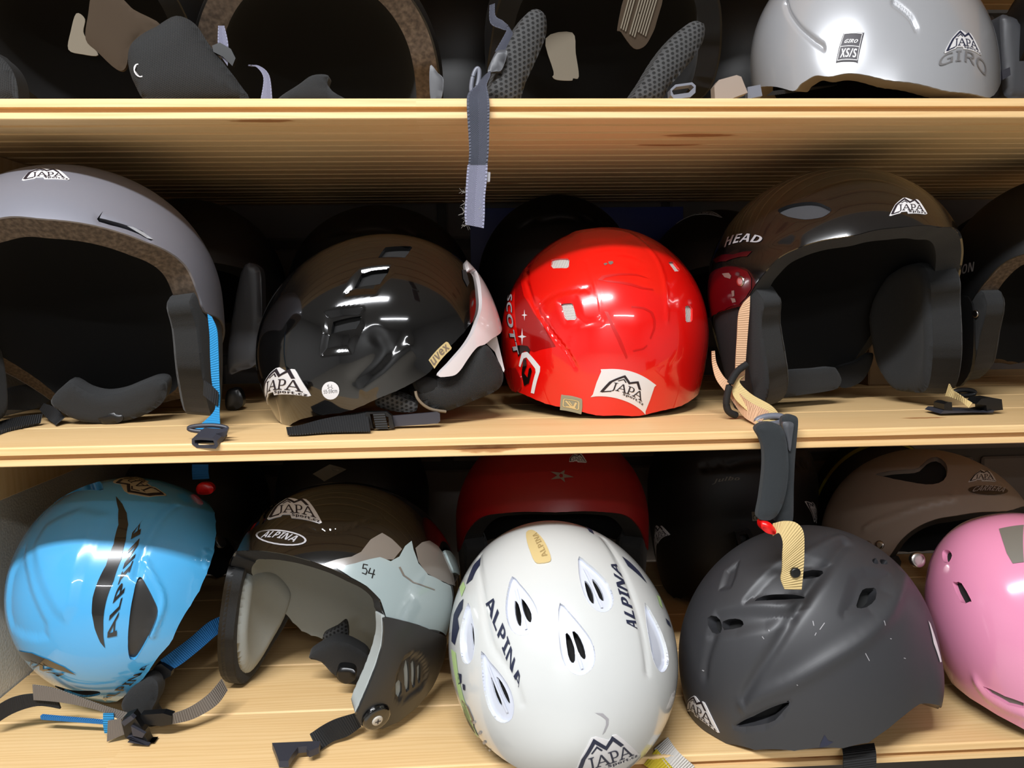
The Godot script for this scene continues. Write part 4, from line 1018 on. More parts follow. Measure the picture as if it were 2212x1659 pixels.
func blue_helmet() -> void:
	var h := helmet("light blue ski helmet lying on its side against the white wall", [0.1339, 0.1382, 0.1411, 0.1229, 0.1408, -0.4229, -0.2067, -0.1996, 1.6925, -0.8304, 0.4138], -0.3427)
	swell(h, -0.861, 1.418, 0.5, 0.5, 0.0, 0.012)
	field(h, V([-0.241, 0.047, -0.452, -0.022, -0.655, -0.08, -0.84, -0.135, -0.931, -0.137, -0.914, -0.003, -0.822, 0.143, -0.725, 0.288, -0.588, 0.461, -0.357, 0.674, -0.171, 0.493, -0.133, 0.197]), 0.06, 0.003)
	field(h, V([-0.317, -0.573, -0.415, -0.656, -0.615, -0.584, -0.771, -0.492, -0.86, -0.398, -0.813, -0.302, -0.658, -0.234, -0.4, -0.142, -0.119, -0.087, -0.142, -0.293]), 0.05, -0.003)
	ridge(h, V([-0.259, 1.271, -0.569, 1.027, -0.763, 0.848, -0.909, 0.716, -1.024, 0.6]), 0.03, -0.002)
	ridge(h, V([-0.923, 0.751, -1.082, 0.724, -1.259, 0.67, -1.396, 0.525, -1.529, 0.216]), 0.03, 0.002)
	for k in 4: ridge(h, V([-0.922 + k * 0.009, 1.287 + k * 0.039, -1.112 + k * 0.009, 1.209 + k * 0.039]), 0.018, 0.0015)
	var r := rim([0, 97, 45, 96, 75, 97, 90, 98, 110, 101, 138, 104, 180, 104])
	var side_vent := sm(V([-1.036, 0.624, -1.119, 0.618, -1.273, 0.566, -1.38, 0.5, -1.464, 0.355, -1.538, 0.121, -1.568, -0.128, -1.541, -0.185, -1.493, -0.132, -1.326, 0.192, -1.167, 0.434, -1.08, 0.545]), 3)
	var top_vent := sm(V([0.304, 0.204, 0.354, 0.328, 0.405, 0.482, 0.546, 0.52, 0.367, 0.636, 0.075, 0.7, 0.139, 0.593, 0.267, 0.438, 0.349, 0.293]), 3)
	var rear_vent := sm(V([-0.806, -1.129, -1.035, -1.047, -1.235, -0.924, -1.329, -0.902, -1.278, -1.022, -1.035, -1.243, -0.784, -1.357, -0.724, -1.299]), 3)
	shell(h, r, [side_vent, top_vent, rear_vent], "blue_gloss", "black_fleece")
	vent(h, rear_vent, 0.010, "black_foam", "black_foam", h.node)
	vent(h, side_vent, 0.004, "blue_gloss", "charcoal_satin", h.node)
	vent(h, top_vent, 0.010, "blue_gloss", "black_foam", h.node)
	cover(h, V([-0.111, 0.796, -0.251, 0.827, -0.388, 0.831, -0.525, 0.8, -0.676, 0.718, -0.831, 0.593, -0.964, 0.423, -1.07, 0.235, -1.166, 0.068, -1.243, -0.064, -1.311, -0.172, -1.256, -0.14, -1.156, -0.046, -1.062, 0.06, -0.98, 0.178, -0.906, 0.307, -0.82, 0.461, -0.674, 0.616, -0.501, 0.73, -0.321, 0.782]), "ink_black", "side_stripe", h.node)
	lettering(h, V([-1.281, -0.069, -1.169, 0.157, -1.058, 0.356, -0.894, 0.572, -0.723, 0.728, -0.514, 0.86, -1.347, -0.038, -1.214, 0.211, -1.094, 0.408, -0.921, 0.627, -0.746, 0.791, -0.514, 0.919]), "ALPINA", "sans_bold", "ink_black", "brand_text", h.node, -0.1)
	lettering(h, V([-1.284, -1.114, -1.485, -0.748, -1.599, -0.458, -1.656, -0.169, -1.241, -1.258, -1.505, -0.843, -1.64, -0.516, -1.683, -0.176]), "ALPINA", "sans_bold", "ink_black", "brand_text", h.node, -0.1)
	cover(h, V([-0.448, -0.881, -0.734, -0.689, -0.912, -0.628, -1.063, -0.615, -1.169, -0.656, -1.044, -0.683, -0.895, -0.729, -0.698, -0.833, -0.348, -1.038]), "ink_black", "rear_stripe", h.node)
	lettering(h, V([-0.645, -0.837, -0.852, -0.749, -1.059, -0.715, -0.633, -0.937, -0.861, -0.836, -1.029, -0.796]), "INA", "sans_bold", "ink_black", "brand_text", h.node, 0.3)
	stud_on(h, -0.765, 1.506, 0.008, 0.002, "plastic_black", "pivot_button", h.node)
	mountain_sticker(h, V([-0.363, 1.039, 0.396, 0.654, 0.618, 0.904, -0.08, 1.213]), h.node, "sticker_sand")
	strap(h, [-0.3175, -0.2535, -0.2, -0.3319, -0.2544, -0.18, -0.3464, -0.2634, -0.155, -0.3595, -0.269, -0.13, -0.3677, -0.2731, -0.12], [-0.3185, -0.2733, -0.2, -0.3237, -0.2717, -0.18, -0.3337, -0.2769, -0.155, -0.3473, -0.2833, -0.13, -0.3589, -0.2872, -0.12], "strap_blue_dim", "chin_strap", "blue ribbed chin strap")
	flat_piece(h, [-0.3713, -0.2774, -0.115, -0.3648, -0.2754, -0.115, -0.3536, -0.285, -0.115, -0.355, -0.2906, -0.115, -0.366, -0.2959, -0.115, -0.3784, -0.2885, -0.115], [0, 0, -0.01], "plastic_black", "slider", h.node, [], "")
	cushion(h, [-0.3792, -0.314, -0.0995], Vector3(0, 0, 0), [-0.0143, -0.0181, 0.0054, -0.0308, 0.0154, -0.0236, 0.0144, -0.0057, 0.0071, 0.0098, 0.0126, 0.0237, 0.0018, 0.0277, -0.0164, 0.0156, -0.026, 0.0017], 0.02, 0.006, "black_fleece", "ear_pad", "", 0.012)
	strap(h, [-0.5403, -0.3081, -0.09, -0.519, -0.2968, -0.09, -0.4942, -0.2934, -0.09, -0.4711, -0.2999, -0.092], [-0.5419, -0.3291, -0.09, -0.5183, -0.3146, -0.09, -0.4911, -0.3069, -0.09, -0.4679, -0.3123, -0.092], "strap_black", "rear_strap", "", 0.0030)
	strap(h, [-0.4921, -0.2799, -0.085, -0.4685, -0.2853, -0.085, -0.4407, -0.2974, -0.085, -0.4148, -0.3085, -0.085, -0.3883, -0.3146, -0.08], [-0.4922, -0.2975, -0.085, -0.4676, -0.3007, -0.085, -0.4434, -0.3062, -0.085, -0.4173, -0.315, -0.085, -0.3971, -0.3231, -0.08], "strap_grey", "chin_strap", "")
	strap(h, [-0.4912, -0.3207, -0.095, -0.4553, -0.3228, -0.09, -0.4159, -0.3251, -0.085], [-0.4907, -0.3252, -0.095, -0.4555, -0.3266, -0.09, -0.4161, -0.3284, -0.085], "strap_blue_dim", "strap_edge", "", 0.0040)
	strap(h, [-0.4159, -0.3134, -0.08, -0.4158, -0.3255, -0.078, -0.415, -0.3355, -0.078], [-0.4047, -0.3139, -0.08, -0.4046, -0.326, -0.078, -0.4103, -0.3357, -0.078], "strap_blue", "strap_end", "")
	strap(h, [-0.4065, -0.317, -0.07, -0.3922, -0.3155, -0.07], [-0.4084, -0.3402, -0.0686, -0.3892, -0.3331, -0.07], "strap_grey", "strap_loop", "")
	var buckle := flat_piece(h, [-0.3863, -0.3101, -0.062, -0.376, -0.3063, -0.062, -0.3652, -0.3273, -0.062, -0.3636, -0.3339, -0.062, -0.3613, -0.3402, -0.0578, -0.3553, -0.3402, -0.0361, -0.3602, -0.3402, -0.0338, -0.3757, -0.3402, -0.0517, -0.3857, -0.3329, -0.062, -0.3886, -0.3154, -0.062], [0, 0, -0.012], "plastic_black", "buckle", h.node, [], "black side-release buckle")
	flat_piece(h, [-0.377, -0.318, -0.058, -0.3626, -0.3273, -0.058, -0.3659, -0.3319, -0.058, -0.3757, -0.3289, -0.058], [0, 0, -0.004], "plastic_slate", "buckle_tongue", buckle, [], "")
	flat_piece(h, [-0.3818, -0.3302, -0.057, -0.3774, -0.3299, -0.057, -0.3607, -0.3402, -0.0548, -0.3594, -0.3402, -0.0497], [0, 0, -0.006], "plastic_slate", "buckle_prong", buckle, [], "")
	flat_piece(h, [-0.3813, -0.3356, -0.057, -0.3789, -0.3346, -0.057, -0.3611, -0.3402, -0.0463, -0.3592, -0.3402, -0.0399], [0, 0, -0.006], "plastic_slate", "buckle_prong", buckle, [], "")
	flat_piece(h, [-0.3863, -0.3127, -0.057, -0.3758, -0.3056, -0.057, -0.3724, -0.309, -0.057, -0.3835, -0.3171, -0.057], [0, 0, -0.006], "plastic_slate", "buckle_prong", buckle, [], "")
	flat_piece(h, [-0.3717, -0.312, -0.07, -0.3472, -0.3113, -0.07, -0.3382, -0.3145, -0.07, -0.3388, -0.3243, -0.07, -0.3501, -0.326, -0.07, -0.3723, -0.3218, -0.07], [0, 0, -0.01], "plastic_black", "buckle_socket", buckle, [], "")
	strap(h, [-0.3421, -0.3144, -0.072, -0.3242, -0.3134, -0.085, -0.308, -0.3064, -0.1, -0.2991, -0.2988, -0.12], [-0.3407, -0.3254, -0.072, -0.3207, -0.327, -0.085, -0.3002, -0.3204, -0.1, -0.2933, -0.3129, -0.12], "strap_grey", "chin_strap", "")
func black_grey_helmet() -> void:
	var h := helmet("black and grey ski helmet with 54 written on it and grey fleece lining", [0.1376, 0.1239, 0.1194, 0.1374, 0.1372, -0.1579, -0.2054, -0.1533, -0.4613, -0.1089, -0.2607, 0.08], -0.3427)
	ridge(h, V([-0.09, 0.781, 0.067, 0.742, 0.194, 0.649, 0.265, 0.495, 0.31, 0.303]), 0.02, -0.0016)
	ridge(h, V([-0.647, 0.733, -0.79, 0.518, -0.708, 0.402]), 0.02, -0.001)
	var r := sm(V([-1.031, 0.97, -0.964, 0.953, -0.667, 1.035, -0.329, 1.056, -0.057, 1.034, 0.159, 0.997, 0.343, 0.951, 0.53, 0.902, 0.711, 0.831, 0.881, 0.795, 1.035, 0.82, 1.403, 0.625, 1.684, 0.297, 1.837, -0.669, 1.526, -1.818, 0, -2.583, -1.309, -2.267, -2.087, -1.462, -2.166, -0.382, -1.81, 0.385, -1.421, 0.82]), 3)
	shell(h, r, [], "black_gloss", "black_foam", "grey_fleece", 0.026)
	cover(h, V([0.284, 0.956, 0.352, 0.866, 0.435, 0.765, 0.464, 0.68, 0.44, 0.541, 0.456, 0.414, 0.543, 0.381, 0.666, 0.359, 0.694, 0.495, 0.653, 0.555, 0.59, 0.638, 0.511, 0.793, 0.428, 0.897, 0.37, 0.931]), "taupe_gloss", "taupe_flash", h.node, 0.0007, 0.04)
	cover(h, V([0.402, 0.917, 0.499, 0.782, 0.607, 0.584, 0.691, 0.528, 0.704, 0.43, 0.66, 0.315, 0.651, 0.212, 0.725, 0.254, 0.842, 0.281, 0.969, 0.225, 1.094, 0.025, 1.153, -0.127, 1.26, -0.159, 1.412, -0.13, 1.615, -0.134, 1.416, 0.352, 1.199, 0.646, 1.038, 0.817, 0.881, 0.795, 0.711, 0.831, 0.561, 0.885]), "grey_gloss", "grey_flash", h.node, 0.0010, 0.04)
	cover(h, V([0.72, 0.221, 0.703, 0.102, 0.713, -0.021, 0.783, -0.117, 0.897, -0.177, 1.025, -0.254, 1.165, -0.272, 1.131, -0.087, 1.048, 0.111, 0.946, 0.24, 0.829, 0.271]), "taupe_gloss", "rear_flash", h.node, 0.0007, 0.04)
	cover(h, V([0.834, -0.18, 0.844, -0.319, 0.905, -0.464, 0.979, -0.592, 1.063, -0.449, 1.042, -0.241, 0.934, -0.192]), "grey_gloss", "rear_tab", h.node, 0.003, 0.04, {"wall": 0.003})
	var line := Build.new()
	stroke(line, h, V([0.775, 0.487, 0.94, 0.096, 1.116, 0.193, 0.929, 0.594]), V([0, 0, 0.1, 0.4, 0.35, 0.75, 0.7, 0.92, 1, 1]), 0.05, 0.0014)
	part(line, "panel_line", "taupe_gloss", h.node)
	var num := Build.new()
	stroke(num, h, V([0.542, 0.747, 0.639, 0.663, 0.715, 0.743, 0.6, 0.815]), V([0.42, 0.05, 0.12, 0.02, 0.1, 0.4, 0.3, 0.35, 0.42, 0.55, 0.35, 0.85, 0.08, 0.8]), 0.075, 0.0016)
	stroke(num, h, V([0.542, 0.747, 0.639, 0.663, 0.715, 0.743, 0.6, 0.815]), V([0.62, 0.25, 0.52, 0.68, 0.98, 0.66]), 0.075, 0.0016)
	stroke(num, h, V([0.542, 0.747, 0.639, 0.663, 0.715, 0.743, 0.6, 0.815]), V([0.9, 0.3, 0.8, 1]), 0.075, 0.0016)
	part(num, "number_54", "ink_black", h.node)
	mountain_sticker(h, V([-0.824, 0.398, -0.22, 0.451, 0.052, 0.706, -0.582, 0.731]), h.node)
	var badge := cover(h, V([0.017, 0.871, 0.019, 0.888, 0.005, 0.909, -0.025, 0.932, -0.07, 0.953, -0.13, 0.971, -0.201, 0.983, -0.28, 0.987, -0.364, 0.981, -0.447, 0.966, -0.521, 0.942, -0.579, 0.914, -0.611, 0.888, -0.61, 0.868, -0.578, 0.858, -0.52, 0.854, -0.447, 0.852, -0.367, 0.851, -0.287, 0.849, -0.211, 0.847, -0.141, 0.845, -0.082, 0.845, -0.035, 0.849, -0.002, 0.858]), "print_silver", "brand_badge", h.node, 0.0008)
	var badge_in := cover(h, V([-0.002, 0.876, -0.001, 0.891, -0.015, 0.908, -0.044, 0.927, -0.087, 0.945, -0.143, 0.96, -0.209, 0.971, -0.282, 0.974, -0.357, 0.97, -0.431, 0.957, -0.497, 0.938, -0.546, 0.917, -0.572, 0.896, -0.569, 0.882, -0.54, 0.873, -0.488, 0.869, -0.423, 0.868, -0.351, 0.866, -0.278, 0.863, -0.208, 0.86, -0.144, 0.858, -0.09, 0.857, -0.048, 0.86, -0.018, 0.866]), "ink_black", "badge_field", badge, 0.0011)
	lettering(h, V([-0.493, 0.875, -0.084, 0.865, -0.053, 0.923, -0.459, 0.936]), "ALPINA", "sans_bold", "print_silver", "brand_text", badge, 0.15, 0.0015)
	var slots := [V([1.792, 0.812, 1.777, 0.758, 1.856, 0.692, 1.984, 0.656, 2.022, 0.7, 1.932, 0.781]), V([1.694, 0.688, 1.598, 0.668, 1.64, 0.629, 2.023, 0.493, 2.025, 0.551, 1.895, 0.635]), V([1.689, 0.572, 1.662, 0.539, 1.726, 0.492, 2.031, 0.36, 2.035, 0.409, 1.913, 0.5]), V([1.791, 0.436, 1.758, 0.405, 1.826, 0.346, 2.019, 0.24, 2.029, 0.28, 1.921, 0.372])]
	field(h, sm(V([1.814, 0.831, 1.55, 0.715, 1.6, 0.538, 1.809, 0.278, 2.064, 0.118, 2.117, 0.42, 2.023, 0.736]), 2), 0.03, -0.003)
	var gb := Build.new()
	patch(gb, h, V([1.03, 0.848, 1.043, 0.815, 1.179, 0.664, 1.317, 0.492, 1.483, 0.243, 1.635, -0.135, 1.798, -0.363, 1.981, -0.728, 2.18, -0.472, 2.333, 0.057, 2.341, 0.584, 2.246, 0.953, 2.078, 1.239, 1.906, 1.394, 1.738, 1.456, 1.648, 1.347, 1.536, 1.208, 1.406, 1.068, 1.264, 0.953, 1.141, 0.892]), slots, 0.0025, 0.05, {"wall": 0.005})
	var guard := part(gb, "ear_guard", "charcoal_satin", h.node, "hard charcoal ear guard with slots")
	cover(h, sm(V([1.814, 0.831, 1.553, 0.729, 1.623, 0.534, 1.801, 0.303, 2.054, 0.155, 2.102, 0.429, 2.023, 0.736]), 2), "black_fleece", "slot_backing", guard, -0.0022)
	var knob := stud_on(h, 1.98, 1.132, 0.0165, 0.008, "black_gloss", "strap_knob", h.node)
	var kp := at(h, 1.98, 1.132, 0.0); var kn := (at(h, 1.98, 1.132, 0.01) - kp).normalized()
	var sb := Build.new(); disc(sb, kp + kn * 0.0085 + Vector3(-0.001, 0.0, 0.0), kn, 0.0062, 0.0016); part(sb, "screw", "screw_zinc", knob)
	var cb := Build.new(); slot_cross(cb, kp + kn * 0.0105 + Vector3(-0.001, 0, 0), kn, 0.0032); part(cb, "screw_slot", "plastic_slate", knob)
	var gl := arc([54, 92, 56, 115, 58, 140, 66, 162, 80, 172, 96, 166, 112, 146, 118, 122, 106, 104, 80, 94], -1.0)
	pad(h, gl, -0.004, -0.018, 0.002, "black_fleece", "ear_pad", h.node, 0.06)
	var face := Build.new(); patch(face, h, arc([60, 98, 60, 118, 63, 140, 70, 158, 82, 166, 95, 160, 108, 143, 113, 122, 103, 108, 80, 98], -1.0), [], -0.0182, 0.03, {"flip": true, "pillow": -0.012, "pw": 0.2}); part(face, "ear_pad_face", "grey_fleece", h.node, "grey fleece face of the ear pad")
	cover(h, gl, "black_satin", "ear_guard", h.node, 0.0, 0.06, {"wall": 0.008})
	pad(h, sm(V([1.015, 0.848, 1.028, 0.815, 1.161, 0.664, 1.298, 0.492, 1.461, 0.243, 1.61, -0.135, 1.771, -0.363, 1.951, -0.728, 2.147, -0.472, 2.298, 0.057, 2.306, 0.584, 2.213, 0.953, 2.047, 1.239, 1.878, 1.394, 1.712, 1.456, 1.623, 1.347, 1.513, 1.208, 1.385, 1.068, 1.245, 0.953, 1.124, 0.892]), 2), -0.003, -0.022, 0.008, "grey_fleece", "ear_pad", h.node, 0.06)
	strap(h, [-0.1368, -0.3156, -0.062, -0.1557, -0.3157, -0.052, -0.171, -0.3203, -0.046, -0.1826, -0.3261, -0.042], [-0.1311, -0.3312, -0.062, -0.1442, -0.3358, -0.052, -0.1596, -0.3381, -0.046, -0.1719, -0.3402, -0.0308], "strap_black", "chin_strap", "black woven chin strap", 0.0020)
	var buckle := flat_piece(h, [-0.2197, -0.3343, -0.03, -0.2119, -0.3294, -0.03, -0.1982, -0.3311, -0.03, -0.19, -0.3251, -0.03, -0.1887, -0.3188, -0.03, -0.1818, -0.3178, -0.03, -0.18, -0.3234, -0.03, -0.1744, -0.3332, -0.03, -0.1689, -0.3402, -0.0289, -0.1685, -0.3402, -0.0185, -0.1769, -0.3402, -0.0118, -0.1807, -0.3402, -0.0161, -0.1808, -0.3402, -0.0212, -0.1904, -0.3402, -0.0202, -0.1933, -0.3402, -0.007, -0.1946, -0.3413, 0.004, -0.2041, -0.3409, 0.004, -0.2126, -0.3402, -0.0151], [0, 0.007, 0], "plastic_slate", "buckle", h.node, [], "dark grey side-release buckle end")
	cushion(h, [-0.1697, -0.3063, -0.17], Vector3(0.3, 0, 0), [-0.0389, -0.0082, -0.0177, -0.025, -0.001, -0.0316, 0.0189, -0.0218, 0.0337, -0.0032, 0.0288, 0.0331, 0.012, 0.0369, -0.0103, 0.0219, -0.0246, 0], 0.014, 0.004, "black_fleece", "neck_pad", "", 0.012)
	cushion(h, [-0.1606, -0.3103, -0.14], Vector3(0.2, 0, 0), [-0.0099, -0.0036, -0.0048, -0.0114, 0.0107, -0.0081, 0.0121, 0.0055, 0.0003, 0.0118, -0.0083, 0.0059], 0.01, 0.003, "plastic_black", "size_dial", "", 0.005)
	cushion(h, [-0.1799, -0.2865, -0.2], Vector3(0, 0, 0), [-0.0171, -0.0011, 0, -0.0104, 0.0122, -0.0175, 0.0138, 0.0051, 0.0039, 0.0123, -0.0128, 0.0117], 0.01, 0.003, "mesh_cloth_grey", "mesh_pad", "", 0.012)
func white_helmet() -> void:
	var h := helmet("pearl white ski helmet with teardrop vents seen from above", [0.1238, 0.1225, 0.087, 0.1357, 0.1504, 0.0922, -0.2503, -0.0583, 0.2608, 0.6768, 0.1368], -0.3427)
	swell(h, -0.34, 1.09, 0.4, 0.25, 0.0, 0.004)
	ridge(h, V([-0.713, -0.84, -0.729, -0.445, -0.742, -0.281, -0.776, 0.11, -0.672, 0.424, -0.658, 0.634]), 0.035, -0.0015)
	ridge(h, V([0.578, -0.563, 0.547, -0.231, 0.524, 0.082, 0.519, 0.356, 0.498, 0.638]), 0.035, -0.0015)
	var drops := [sm(V([-0.438, -0.288, -0.394, -0.199, -0.346, -0.082, -0.321, 0.017, -0.331, 0.106, -0.378, 0.171, -0.45, 0.19, -0.52, 0.169, -0.571, 0.106, -0.583, 0.013, -0.565, -0.079, -0.515, -0.186]), 2), sm(V([0.167, -0.295, 0.213, -0.23, 0.278, -0.14, 0.323, -0.042, 0.327, 0.053, 0.298, 0.129, 0.236, 0.172, 0.167, 0.174, 0.109, 0.125, 0.078, 0.028, 0.087, -0.092, 0.12, -0.203]), 2), sm(V([-0.133, 0.045, -0.079, 0.133, -0.021, 0.245, 0.027, 0.349, 0.034, 0.444, 0.001, 0.524, -0.067, 0.564, -0.14, 0.565, -0.205, 0.514, -0.234, 0.427, -0.222, 0.309, -0.184, 0.165]), 2), sm(V([-0.898, 0.133, -0.832, 0.26, -0.759, 0.395, -0.721, 0.526, -0.736, 0.643, -0.796, 0.723, -0.885, 0.744, -0.973, 0.698, -1.014, 0.583, -0.999, 0.436, -0.95, 0.275]), 2), sm(V([-0.928, -0.337, -0.911, -0.203, -0.915, -0.08, -0.957, 0.051, -1.021, 0.14, -1.105, 0.151, -1.166, 0.091, -1.167, -0.015, -1.118, -0.152, -1.034, -0.251]), 2), sm(V([0.654, 0.102, 0.713, 0.194, 0.791, 0.344, 0.838, 0.497, 0.821, 0.591, 0.731, 0.649, 0.654, 0.641, 0.589, 0.558, 0.58, 0.414, 0.596, 0.266]), 2)]
	var slots := [[sm(V([-0.485, -0.106, -0.463, -0.066, -0.466, 0.024, -0.494, 0.099, -0.514, 0.068, -0.513, -0.011]), 2), sm(V([-0.425, -0.1, -0.394, -0.039, -0.38, 0.043, -0.403, 0.103, -0.429, 0.071, -0.438, -0.011]), 2)], [sm(V([0.14, -0.098, 0.166, -0.067, 0.173, 0.01, 0.149, 0.093, 0.121, 0.058, 0.121, -0.019]), 2), sm(V([0.213, -0.107, 0.245, -0.068, 0.26, 0.018, 0.245, 0.08, 0.215, 0.054, 0.205, -0.025]), 2)], [sm(V([-0.157, 0.267, -0.128, 0.284, -0.116, 0.374, -0.135, 0.463, -0.166, 0.472, -0.18, 0.413]), 2), sm(V([-0.098, 0.263, -0.059, 0.292, -0.038, 0.377, -0.04, 0.457, -0.064, 0.468, -0.094, 0.406]), 2)], [sm(V([-0.908, 0.356, -0.882, 0.429, -0.877, 0.541, -0.891, 0.617, -0.922, 0.584, -0.929, 0.476]), 2), sm(V([-0.847, 0.376, -0.808, 0.438, -0.787, 0.537, -0.793, 0.612, -0.823, 0.604, -0.844, 0.496]), 2)], [sm(V([-0.977, -0.172, -0.963, -0.108, -0.985, -0.001, -1.025, 0.058, -1.024, -0.005, -1.007, -0.1]), 2)], [sm(V([0.624, 0.318, 0.65, 0.384, 0.658, 0.472, 0.645, 0.545, 0.611, 0.523, 0.6, 0.429]), 2)]]
	var r := rim([0, 100, 60, 100, 90, 100, 120, 104, 180, 105])
	var bd := sm(V([-0.178, -0.714, -0.122, -0.736, -0.088, -0.658, -0.068, -0.522, -0.068, -0.399, -0.078, -0.308, -0.109, -0.285, -0.181, -0.297, -0.215, -0.325, -0.221, -0.413, -0.212, -0.561]), 2)
	shell(h, r, drops, "pearl_white")
	for i in drops.size():
		var b := Build.new(); patch(b, h, drops[i], slots[i], -0.0042, 0.03, {"wall": 0.0022}); edge(b, h, drops[i], 0.0002, -0.0042, 0.04, true)
		var v := part(b, "teardrop_vent", "cool_white", h.node)
		for s in slots[i]: vent(h, s, 0.016, "black_foam", "black_foam", v, "slot", -0.0062)
		if slots[i].size() > 1:
			var f := Build.new(); var a := rect_of(slots[i][0]).get_center().lerp(rect_of(slots[i][1]).get_center(), 0.5); var tip: Vector2 = drops[i][0]; var d := (a - tip); stroke(f, h, PackedVector2Array([Vector2(0, 0), Vector2(1, 0), Vector2(1, 1), Vector2(0, 1)]), PackedVector2Array([tip + d * 0.35, a, a + d * 0.5]), 0.02, -0.0022); part(f, "fin", "cool_white", v)
	var badge := cover(h, bd, "badge_cream", "brand_badge", h.node, 0.0016, 0.04, {"wall": 0.0016})
	lettering(h, V([-0.144, -0.329, -0.14, -0.643, -0.088, -0.658, -0.096, -0.344]), "ALPINA", "sans_bold", "badge_ink", "brand_text", badge, 0.0, 0.0019)
	lettering(h, V([-0.647, -0.196, -0.626, -0.014, -0.609, 0.167, -0.602, 0.332, -0.597, 0.512, -0.745, -0.226, -0.711, -0.023, -0.692, 0.163, -0.677, 0.335, -0.648, 0.511]), "ALPINA", "sans_bold", "ink_navy", "brand_text", h.node, -0.1)
	lettering(h, V([0.367, 0.315, 0.377, 0.163, 0.394, -0.011, 0.432, -0.215, 0.465, 0.312, 0.477, 0.148, 0.495, -0.031, 0.499, -0.242]), "ALPINA", "sans_bold", "ink_navy", "brand_text", h.node, 0.1)
	mountain_sticker(h, V([-0.326, 1.022, 0.215, 1.008, 0.484, 1.41, -0.363, 1.414]), h.node, "sticker_white", "cut", "Sport.cz", "ink_navy")
	cover(h, V([-0.916, -0.58, -0.802, -0.749, -0.699, -0.812, -0.721, -0.67, -0.83, -0.541, -0.917, -0.566]), "ink_navy", "side_print", h.node)
	cover(h, V([-1.185, -0.431, -1.05, -0.448, -0.981, -0.43, -1.013, -0.341, -1.111, -0.313, -1.108, -0.205, -1.243, -0.12, -1.309, -0.209]), "ink_navy", "side_print", h.node)
	cover(h, V([-1.351, -0.154, -1.253, -0.048, -1.307, 0.162, -1.349, 0.363, -1.372, 0.584, -1.509, 0.832, -1.743, 0.757, -1.523, 0.459, -1.407, 0.151]), "lime_print", "side_print", h.node)
	cover(h, V([-1.311, 0.129, -1.239, 0.177, -1.287, 0.24, -1.366, 0.224]), "ink_navy", "side_print", h.node)
	cover(h, V([-1.274, 0.256, -1.233, 0.284, -1.26, 0.329, -1.299, 0.303]), "ink_navy", "side_print", h.node)
	cover(h, V([-1.418, 0.358, -1.322, 0.473, -1.324, 0.595, -1.532, 0.775, -1.768, 0.717, -1.588, 0.501]), "khaki_print", "side_print", h.node)
	cover(h, V([-1.701, 0.82, -1.685, 0.954, -1.652, 1.057, -1.707, 0.943]), "khaki_print", "side_print", h.node)
	cover(h, V([0.51, -0.836, 0.522, -0.715, 0.479, -0.608, 0.451, -0.655]), "ink_navy", "side_print", h.node)
	cover(h, V([0.643, -0.34, 0.715, -0.297, 0.793, -0.218, 0.827, -0.111, 0.749, -0.163, 0.642, -0.232]), "ink_navy", "side_print", h.node)
	cover(h, V([0.937, -0.034, 1.013, -0.043, 0.947, 0.095, 0.906, 0.069]), "lime_print", "side_print", h.node)
	cover(h, V([0.94, 0.187, 1.029, 0.201, 1.045, 0.251, 0.948, 0.238]), "ink_navy", "side_print", h.node)
	cover(h, V([-1.05, -0.701, -0.967, -0.685, -0.935, -0.543, -1.009, -0.484]), "lime_print", "side_print", h.node)
	cover(h, V([-1.292, 0.764, -1.313, 0.773, -1.345, 0.778, -1.38, 0.776, -1.4, 0.768, -1.387, 0.754, -1.358, 0.743, -1.326, 0.74, -1.3, 0.744, -1.288, 0.753]), "print_silver", "side_dot", h.node)
	cover(h, V([-1.327, 0.886, -1.367, 0.906, -1.43, 0.925, -1.498, 0.936, -1.53, 0.931, -1.494, 0.908, -1.43, 0.883, -1.37, 0.866, -1.329, 0.862, -1.313, 0.869]), "print_silver", "side_dot", h.node)
	cover(h, V([-1.706, 0.942, -1.686, 0.949, -1.686, 0.951, -1.707, 0.94, -1.71, 0.931, -1.708, 0.913, -1.709, 0.908, -1.709, 0.908, -1.713, 0.916, -1.686, 0.923]), "print_silver", "side_dot", h.node)
	cover(h, V([-1.548, 1.022, -1.649, 1.064, -1.649, 1.064, -1.652, 1.057, -1.655, 1.046, -1.653, 1.029, -1.678, 1.027, -1.656, 1.019, -1.527, 0.989, -1.498, 0.993]), "print_silver", "side_dot", h.node)
	cover(h, V([-1.373, 1.016, -1.413, 1.038, -1.48, 1.063, -1.671, 1.125, -1.6, 1.09, -1.542, 1.059, -1.461, 1.024, -1.404, 1.004, -1.369, 0.997, -1.358, 1.002]), "print_silver", "side_dot", h.node)
	cover(h, V([-1.308, 0.641, -1.324, 0.648, -1.35, 0.649, -1.376, 0.644, -1.39, 0.635, -1.385, 0.625, -1.365, 0.619, -1.339, 0.618, -1.316, 0.623, -1.305, 0.632]), "print_silver", "side_dot", h.node)
	cover(h, V([-0.064, 0.844, 0.003, 0.861, 0.049, 0.912, 0.04, 0.955, 0.002, 1.002, -0.027, 1.017, 0.017, 0.951, 0.022, 0.914, -0.017, 0.876]), "print_silver", "scuff", h.node, 0.0004)
	strap(h, [0.1842, -0.3402, -0.0096, 0.1931, -0.3493, 0.004, 0.2075, -0.367, 0.004], [0.2038, -0.3402, -0.03, 0.2075, -0.3402, -0.0043, 0.2237, -0.3529, 0.004], "strap_white", "chin_strap", "white and yellow chin strap")
	strap(h, [0.1698, -0.3482, 0.004, 0.183, -0.3595, 0.004, 0.1994, -0.3752, 0.004], [0.1862, -0.3402, -0.0095, 0.1962, -0.3484, 0.004, 0.2116, -0.3662, 0.004], "strap_yellow", "chin_strap", "")
